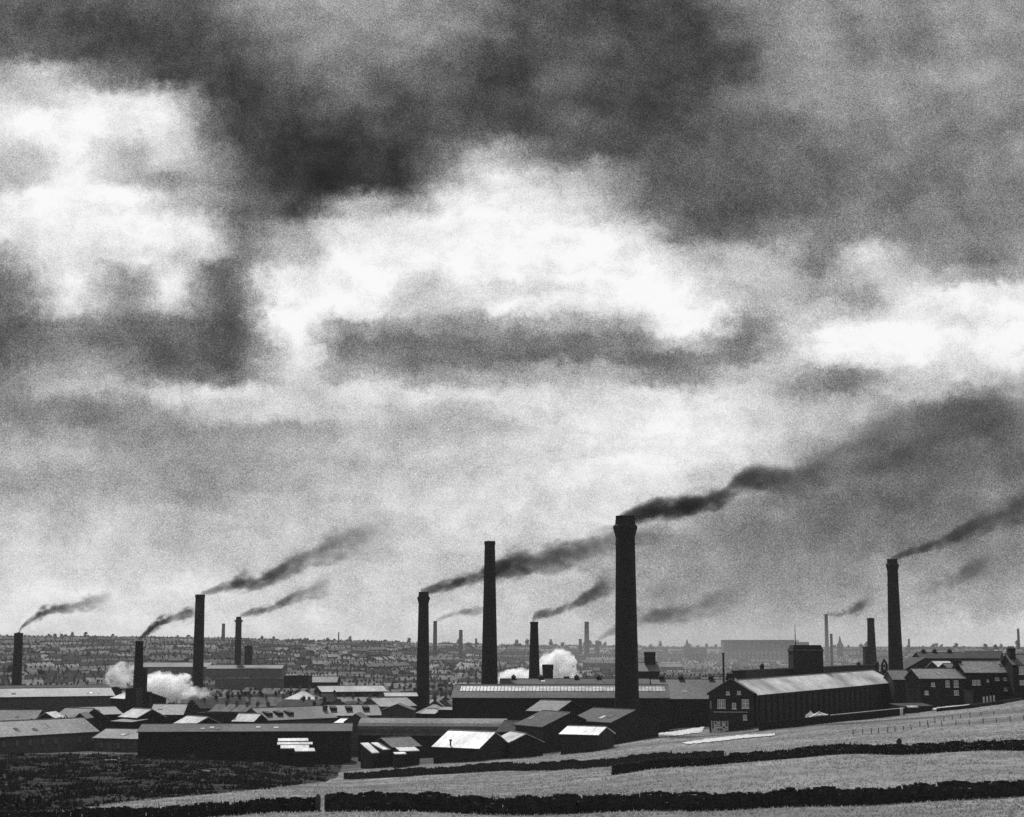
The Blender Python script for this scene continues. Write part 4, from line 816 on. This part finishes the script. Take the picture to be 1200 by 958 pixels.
plume('dim smoke smear low behind the tallest chimney', 1600, [(742, 700, 5, .3), (765, 696, 9, .5), (785, 690, 9, .5), (810, 688, 9, .2), (840, 682, 9, 0)], dens=.13)
def steam(label, px, py, Y, wx, wz, seed, dens=.5):
    rs = np.random.default_rng(seed); P = W(px, py, Y); k = Y/F; a, c = wx*k/2, wz*k/2; b2 = a*.6
    import bmesh
    bm = bmesh.new(); bmesh.ops.create_icosphere(bm, subdivisions=5, radius=1)
    blobs = rs.normal(0, 1, (30, 3)); blobs /= np.linalg.norm(blobs, axis=1)[:, None]; sz = rs.uniform(.1, .35, 30)
    for v in bm.verts:
        d = np.array(v.co); dd = blobs@d; f = .9+np.max(sz*np.clip(1-(1-dd)/.16, 0, 1)**.6)
        v.co = (a*d[0]*f, b2*d[1]*f, c*d[2]*f)
    me = bpy.data.meshes.new('steam_cloud'); bm.to_mesh(me); bm.free()
    m, t, out = newmat('steam'); tc = t.n('ShaderNodeTexCoord').outputs['Object']
    nn = t.noise(tc, 1.9/a, 7, .6); ln = t.n('ShaderNodeVectorMath', operation='LENGTH'); t.put(ln.inputs[0], t.v('DIVIDE', tc, (a, b2, c)))
    e = t.m('ADD', ln.outputs['Value'], t.m('MULTIPLY', t.m('SUBTRACT', nn, .5), 4.2))
    f = t.mr(e, 1.05, .45, 0, dens*1.4, True)
    pv = t.n('ShaderNodeVolumePrincipled'); pv.inputs['Color'].default_value = (1, 1, 1, 1); pv.inputs['Anisotropy'].default_value = .5; t.put(pv.inputs['Density'], f)
    t.nt.links.new(pv.outputs[0], out.inputs['Volume']); m.cycles.volume_step_rate = .5
    me.materials.append(m); return tag(link('steam_cloud', me, None, P), label, 'steam', 'white steam clouds')
steam('large bright steam cloud right of the octagonal chimney', 197, 806, 610, 66, 34, 2, .7)
steam('smaller thin steam puff left of the octagonal chimney', 143, 792, 640, 40, 30, 3, .2)
steam('broad white steam cloud behind the squat stack near the centre', 655, 786, 700, 54, 50, 5, .6)
steam('thin low steam drifting along the roofs right of the bright cloud', 232, 812, 640, 44, 14, 9, .12)
steam('low white steam bank left of the central smoking chimney', 610, 796, 690, 54, 24, 6, .6)
# ------------------------------------------------------------------ haze
def haze():
    m, t, out = newmat('haze'); pv = t.n('ShaderNodeVolumePrincipled'); pv.inputs['Color'].default_value = (.85, .85, .85, 1)
    pv.inputs['Density'].default_value = 5.5e-5; t.nt.links.new(pv.outputs[0], out.inputs['Volume'])
    mb = MB(); mb.box(-9800, 9800, -200, 11800, CZ-75, CZ+95); tag(mb.build('haze', m), 'thin industrial haze filling the valley', kind='stuff')
haze()
def smoke_bank(label, px, Y, hw, hy, zc, hz, dens, seed):
    import bmesh
    bm = bmesh.new(); bmesh.ops.create_icosphere(bm, subdivisions=4, radius=1)
    P = W(px, 760, Y); rx = hw*Y/F
    for v in bm.verts:
        d = v.co.copy(); f = 1+.06*math.sin(d.x*7+seed)+.05*math.sin(d.y*9+seed*2); v.co = (d.x*rx*f, d.y*hy*f, d.z*hz*f)
    me = bpy.data.meshes.new('smoke_bank'); bm.to_mesh(me); bm.free()
    m, t, out = newmat('smoke_bank'); tc = t.n('ShaderNodeTexCoord').outputs['Object']
    ln = t.n('ShaderNodeVectorMath', operation='LENGTH'); t.put(ln.inputs[0], t.v('DIVIDE', tc, (rx, hy, hz)))
    e = t.m('ADD', ln.outputs['Value'], t.m('MULTIPLY', t.m('SUBTRACT', t.noise(t.v('MULTIPLY', tc, (1, 1, 3)), .012, 3), .5), .8))
    pv = t.n('ShaderNodeVolumePrincipled'); pv.inputs['Color'].default_value = (.88, .88, .88, 1); t.put(pv.inputs['Density'], t.mr(e, 1.0, .1, 0, dens, True))
    t.nt.links.new(pv.outputs[0], out.inputs['Volume']); m.cycles.volume_step_rate = .5; me.materials.append(m)
    tag(link('smoke_bank', me, None, (P.x, Y, CZ+zc)), label, kind='stuff')
smoke_bank('pale smoke lying low over the far town in the centre and right', 850, 1440, 440, 330, -4, 42, 0.85e-3, 1)
# ------------------------------------------------------------------ sky
SUN_EL, SUN_AZ = 50., -14.
world = bpy.data.worlds.new('World'); SC.world = world; world.use_nodes = True; world.node_tree.nodes.clear(); t = NT(world.node_tree)
out = t.n('ShaderNodeOutputWorld'); bg = t.n('ShaderNodeBackground'); t.nt.links.new(bg.outputs[0], out.inputs[0])
sky = t.n('ShaderNodeTexSky'); sky.sky_type = 'NISHITA'; sky.sun_disc = False; sky.sun_elevation = R(SUN_EL); sky.sun_rotation = R(SUN_AZ); sky.air_density = 1; sky.dust_density = 2
bw = t.n('ShaderNodeRGBToBW'); t.put(bw.inputs[0], sky.outputs[0])
d = t.n('ShaderNodeTexCoord').outputs['Generated']; sp = t.n('ShaderNodeSeparateXYZ'); t.put(sp.inputs[0], d)
ya = t.m('MAXIMUM', t.m('ABSOLUTE', sp.outputs[1]), .12)
tx = t.m('MULTIPLY', t.m('DIVIDE', sp.outputs[0], ya), F); tz = t.m('MULTIPLY', t.m('DIVIDE', sp.outputs[2], ya), F)
cv = t.n('ShaderNodeCombineXYZ'); t.put(cv.inputs[0], tx); t.put(cv.inputs[1], tz)
cvo = cv.outputs[0]
w1 = t.v('SUBTRACT', t.noise(t.v('MULTIPLY', cvo, (.8, 1.2, 1)), .008, 5, .6, True), (.5, .5, .5))
w2 = t.v('SUBTRACT', t.noise(t.v('ADD', cvo, (991, 37, 5)), .03, 6, .65, True), (.5, .5, .5))
w3 = t.v('SUBTRACT', t.noise(t.v('ADD', cvo, (311, 737, 9)), .1, 5, .65, True), (.5, .5, .5))
wp = t.v('ADD', cvo, t.v('ADD', t.v('MULTIPLY', w1, (56, 40, 0)), t.v('ADD', t.v('MULTIPLY', w2, (52, 40, 0)), t.v('MULTIPLY', w3, (22, 17, 0)))))
sp2 = t.n('ShaderNodeSeparateXYZ'); t.put(sp2.inputs[0], wp); wx, wz = sp2.outputs[0], sp2.outputs[1]
XS = list(range(0, 1201, 40))
SKY = {
 0: '0:100 50:92 100:85 150:84 200:78 250:85 300:126 350:136 400:133 450:135 500:130 550:122 600:84 650:74 700:74 750:66 800:74 825:96 850:116 900:126 950:116 975:104 1000:116 1050:112 1085:94 1125:122 1150:130 1200:105',
 30: '0:88 50:74 100:64 150:60 200:62 250:66 300:104 350:122 400:122 450:126 500:122 550:118 600:80 650:74 700:74 750:64 800:66 850:90 900:120 950:132 985:98 1020:116 1050:106 1080:84 1100:106 1150:126 1200:102',
 60: '0:85 50:82 100:68 150:60 200:62 250:60 300:80 350:112 400:116 450:118 500:112 550:94 600:62 650:90 700:84 750:68 800:60 850:62 900:84 925:126 950:148 975:104 1000:106 1050:116 1090:86 1110:116 1150:122 1200:102',
 90: '0:160 25:200 50:208 100:130 150:96 200:68 250:56 300:64 350:92 400:106 450:96 500:90 550:78 600:54 640:86 700:84 750:66 800:58 850:60 900:80 925:122 960:134 980:92 1000:126 1050:122 1100:116 1150:120 1200:102',
 120: '0:218 50:185 100:228 150:238 200:226 220:196 250:64 300:54 350:68 400:90 450:86 500:74 550:68 600:62 650:90 700:66 750:58 800:66 850:86 900:112 950:116 1000:128 1020:122 1050:116 1100:104 1150:110 1200:102',
 150: '0:230 50:244 100:250 150:246 200:240 225:195 250:88 300:52 350:50 400:60 450:64 500:78 550:104 600:70 620:60 660:92 700:80 750:62 800:80 850:94 900:88 950:92 1000:100 1050:100 1100:98 1200:98',
 180: '0:205 50:200 75:238 100:250 130:185 150:172 175:200 200:224 225:204 250:130 275:84 300:68 350:48 400:42 450:56 500:66 540:172 575:195 600:148 650:92 700:80 750:64 800:80 850:85 900:80 950:80 1000:90 1100:92 1200:96',
 210: '0:185 50:195 75:248 100:244 140:186 170:172 185:224 205:128 225:126 250:162 275:110 300:78 350:46 390:38 450:58 500:84 540:198 575:246 600:228 625:180 675:174 710:172 740:98 800:76 850:78 900:78 1000:84 1200:92',
 240: '0:226 50:248 100:250 150:250 175:240 200:192 225:138 250:160 275:108 300:98 350:66 375:76 400:184 450:176 475:130 500:202 550:246 600:250 650:224 700:194 740:130 775:92 800:78 850:70 900:72 950:84 1000:92 1100:84 1200:90',
 270: '0:222 50:244 100:242 150:242 200:246 250:224 275:130 300:126 350:176 400:234 450:240 500:230 550:246 600:252 650:255 700:248 750:200 790:118 825:80 850:76 900:110 950:112 975:104 1000:100 1050:94 1150:82 1200:95',
 300: '0:155 50:218 100:240 140:185 175:240 200:192 225:166 240:200 275:104 300:150 350:192 375:174 400:240 450:244 500:244 600:252 700:255 750:252 790:232 825:150 850:150 890:196 930:150 960:106 1000:188 1020:228 1050:150 1100:106 1150:76 1200:115',
 325: '0:98 50:205 75:245 100:236 130:136 150:110 175:190 200:218 225:124 250:98 275:92 300:150 315:232 350:246 375:210 400:244 450:244 475:206 500:204 550:234 600:248 650:232 700:246 750:252 800:232 850:196 900:168 950:142 975:150 1000:160 1025:175 1050:196 1100:160 1150:130 1200:140',
 345: '0:84 50:180 75:230 100:230 130:136 150:110 175:176 200:208 225:130 250:94 275:92 300:116 312:235 350:252 400:242 450:242 475:198 500:190 550:212 600:225 645:194 700:232 750:246 800:240 850:206 875:165 900:178 940:168 975:140 1000:136 1020:150 1045:210 1075:245 1125:220 1150:240 1175:185 1200:214',
 362: '0:78 25:95 50:155 75:212 100:224 125:148 150:118 175:158 200:192 225:148 250:92 300:94 318:235 350:252 400:240 450:240 475:208 500:196 550:200 600:228 650:222 700:216 750:236 800:246 850:228 880:166 900:180 950:196 1000:180 1025:206 1075:250 1125:226 1150:246 1200:246',
 383: '0:58 50:88 100:126 125:94 150:82 200:95 250:80 300:84 315:150 328:244 350:255 372:242 390:160 420:150 450:140 500:128 550:122 600:150 650:165 700:156 725:154 760:205 800:246 850:208 880:120 900:150 925:226 950:250 1000:246 1050:250 1100:250 1140:172 1165:240 1200:250',
 400: '0:68 50:94 100:116 125:88 150:76 200:74 250:74 300:76 315:116 332:246 350:246 372:230 388:116 425:106 500:94 600:102 650:106 700:104 750:120 800:192 850:132 875:106 900:135 920:195 950:232 1000:242 1050:242 1100:246 1150:240 1200:246',
 418: '0:84 50:100 100:120 150:93 200:76 250:72 300:82 320:172 342:240 372:220 390:124 450:102 500:92 600:96 650:92 700:108 750:92 800:106 850:118 900:135 925:204 950:230 1000:240 1050:246 1100:246 1200:246',
 437: '0:100 50:150 100:150 125:140 150:108 200:102 250:98 300:108 325:172 350:214 375:198 400:150 450:124 500:134 550:150 600:152 650:172 700:172 750:134 800:128 825:128 850:180 900:208 925:182 950:150 975:126 1000:138 1050:194 1100:220 1125:214 1200:214',
 457: '0:108 50:150 75:166 100:166 150:142 200:198 250:208 300:204 350:192 400:204 450:208 500:204 600:208 700:214 750:220 800:214 850:208 900:192 925:166 950:132 975:120 1000:128 1025:176 1050:204 1100:208 1125:172 1150:150 1200:192',
 482: '0:112 50:118 100:112 150:112 200:146 225:168 275:200 300:206 350:198 400:192 450:196 500:192 550:186 600:196 650:198 700:224 750:236 850:224 900:208 950:198 1000:192 1050:176 1100:106 1125:100 1150:106 1180:128 1200:148',
 505: '0:134 50:142 100:138 150:120 200:128 250:140 300:160 350:152 400:162 450:178 500:172 550:176 600:190 650:208 750:236 850:230 925:204 960:194 1000:178 1050:150 1100:122 1125:100 1150:100 1200:132',
 535: '0:160 50:165 100:160 150:150 200:146 250:136 300:150 350:170 400:178 450:182 500:184 550:188 600:208 700:230 800:232 850:220 900:192 950:154 1000:126 1050:114 1100:110 1150:122 1200:116',
 565: '0:150 75:152 150:160 200:150 225:136 260:140 300:156 350:176 400:186 450:194 500:196 550:202 600:214 700:228 800:208 850:180 900:150 950:126 1000:114 1050:104 1100:114 1150:122 1200:116',
 590: '0:166 75:172 150:176 200:150 240:138 275:150 300:172 350:184 400:190 450:198 500:204 550:210 600:218 700:222 750:198 800:178 850:150 900:124 950:110 1000:108 1035:90 1060:88 1100:110 1150:124 1200:114',
 612: '0:184 75:186 150:190 225:172 300:184 350:190 400:194 450:202 500:208 600:214 700:214 740:186 800:160 850:128 900:126 950:112 1000:108 1050:104 1100:116 1200:116',
 635: '0:196 75:200 150:198 190:168 230:184 300:190 350:186 400:196 450:200 500:204 600:206 700:200 740:150 775:112 800:128 850:130 900:112 950:110 1000:112 1100:122 1200:122',
 665: '0:208 75:212 120:200 150:192 185:186 225:200 300:196 350:200 400:204 450:208 500:204 550:196 600:190 650:196 700:186 750:148 800:142 850:140 900:136 950:136 1000:140 1050:150 1100:140 1200:130',
 700: '0:224 75:222 150:222 225:220 300:212 350:212 400:216 450:216 500:212 550:208 600:204 650:194 700:180 750:160 800:150 850:146 900:150 950:156 1000:158 1050:164 1100:156 1150:148 1200:152',
 745: '0:238 150:238 300:234 400:234 500:230 600:222 675:212 750:190 825:180 900:186 975:194 1050:200 1125:200 1200:202'}
GREY = {py: list(np.interp(XS, [float(q.split(':')[0]) for q in r.split()], [float(q.split(':')[1]) for q in r.split()])) for py, r in SKY.items()}
FIX = [(900,200,20),(1150,250,48),(1000,120,22),(350,40,32),(450,30,25),(500,100,-12),(1150,60,38),(1050,60,25),(1050,200,26),(500,410,22),(700,420,14),(1150,530,-5),(200,420,14),(50,400,15),(1050,590,-2),(850,640,22),(1150,710,25),(300,600,5),(600,500,0),(35,495,27),(800,180,0),(750,60,0),(375,200,-14),(905,680,-15),(400,705,-22),(600,600,0),(100,535,2),(100,700,10),(200,60,0),(700,30,0),(270,150,-5),(560,260,4),(100,200,4),(1100,400,4),(650,150,0),(640,740,-10),(900,740,-5),(340,370,10),(1100,600,-14),(960,600,-10),(1100,545,-12),(600,560,6),(300,640,8),(100,620,8),(450,640,6)]
for py in GREY:
    for i, x in enumerate(XS):
        w = [math.exp(-((x-a)**2+((py-b2)*1.3)**2)/(2*85**2)) for a, b2, _ in FIX]
        GREY[py][i] = min(255, max(30, GREY[py][i]+sum(q*f[2] for q, f in zip(w, FIX))/(sum(w)+.15)))
res = None; prev = None
for py, row in GREY.items():
    dyv = (CY-py)/F; sc_ = CT-dyv*ST; rz = F*(ST+dyv*CT)/sc_
    rp = t.n('ShaderNodeValToRGB'); rp.color_ramp.interpolation = 'CARDINAL'; el = rp.color_ramp.elements
    lo, hi = -700., 700.
    ps = [((x-CX)/sc_-lo)/(hi-lo) for x in XS]
    el[0].position = ps[0]; el[1].position = ps[-1]
    for p in ps[1:-1]: el.new(p)
    for e, gv_ in zip(sorted(el, key=lambda e: e.position), row): e.color = (gv_/255,)*3+(1,)
    t.put(rp.inputs[0], t.mr(wx, lo, hi, 0, 1))
    sepc = t.n('ShaderNodeSeparateColor'); t.put(sepc.inputs[0], rp.outputs[0]); cur = sepc.outputs[0]
    if res is None: res = cur
    else: res = t.mixf(t.mr(wz, prev, rz, 0, 1, True), res, cur)
    prev = rz
fine = t.noise(t.v('ADD', cvo, (50, 900, 3)), .02, 8, .62)
wisp = t.noise(t.v('MULTIPLY', t.v('ADD', wp, (77, 3, 0)), (.45, 1.3, 1)), .016, 9, .66)
wamt = t.mr(res, .25, .95, .10, .48); res = t.m('SUBTRACT', res, t.mr(res, .9, 1.0, 0, .02))
g = t.m('ADD', t.m('ADD', res, t.m('MULTIPLY', t.m('SUBTRACT', fine, .5), .36)), t.m('MULTIPLY', t.m('SUBTRACT', wisp, .5), wamt))
rot = t.n('ShaderNodeMapping'); rot.inputs['Rotation'].default_value = (.7, 1.1, .5); t.put(rot.inputs[0], cvo)
grain = t.m('MULTIPLY', t.m('SUBTRACT', t.noise(rot.outputs[0], .66, 2, .8), .5), t.m('MULTIPLY', t.m('MULTIPLY', g, t.m('SUBTRACT', 1.08, g)), 3.1)); g = t.m('ADD', g, grain)
g = t.m('MINIMUM', t.m('MAXIMUM', g, .06), .985)
lin = t.m('POWER', g, 2.2)
# unseen sky: overcast brightened overhead to light the ground, dimmed behind for dark walls
ov = t.mr(t.noise(d, 2.5, 6, .6), .3, .7, .45, 1.0)
lin = t.mixf(t.mr(tz, 850, 1900, 0, 1, True), lin, ov)
lin = t.mixf(t.mr(sp.outputs[1], .1, -.2, 0, 1, True), lin, t.m('MULTIPLY', ov, .5))
lin = t.mixf(t.mr(sp.outputs[2], 0, -.08, 0, 1), lin, .05)
STR = .1
fin = t.mixf(.985, bw.outputs[0], t.m('DIVIDE', lin, STR))
t.put(bg.inputs[0], fin); bg.inputs[1].default_value = STR
world.cycles.sampling_method = 'MANUAL'; world.cycles.sample_map_resolution = 1024
# ------------------------------------------------------------------ sun
sl = bpy.data.lights.new('sun', 'SUN'); sl.energy = 3.2; sl.angle = R(2.5); so = bpy.data.objects.new('sun', sl); COL.objects.link(so)
S = Vector((math.sin(R(SUN_AZ))*math.cos(R(SUN_EL)), math.cos(R(SUN_AZ))*math.cos(R(SUN_EL)), math.sin(R(SUN_EL))))
so.rotation_euler = S.to_track_quat('Z', 'Y').to_euler(); so.location = (0, 0, 300)
# ------------------------------------------------------------------ render settings
vs = SC.view_settings; SC.display_settings.display_device = 'sRGB'; vs.view_transform = 'Standard'; vs.look = 'None'; vs.exposure = 0; vs.gamma = 1
SC.render.engine = 'CYCLES'; cy = SC.cycles; cy.use_denoising = False; cy.max_bounces = 16; cy.volume_bounces = 16; cy.transparent_max_bounces = 16; cy.diffuse_bounces = 2; cy.volume_max_steps = 512
cy.use_adaptive_sampling = False; SC.render.film_transparent = False
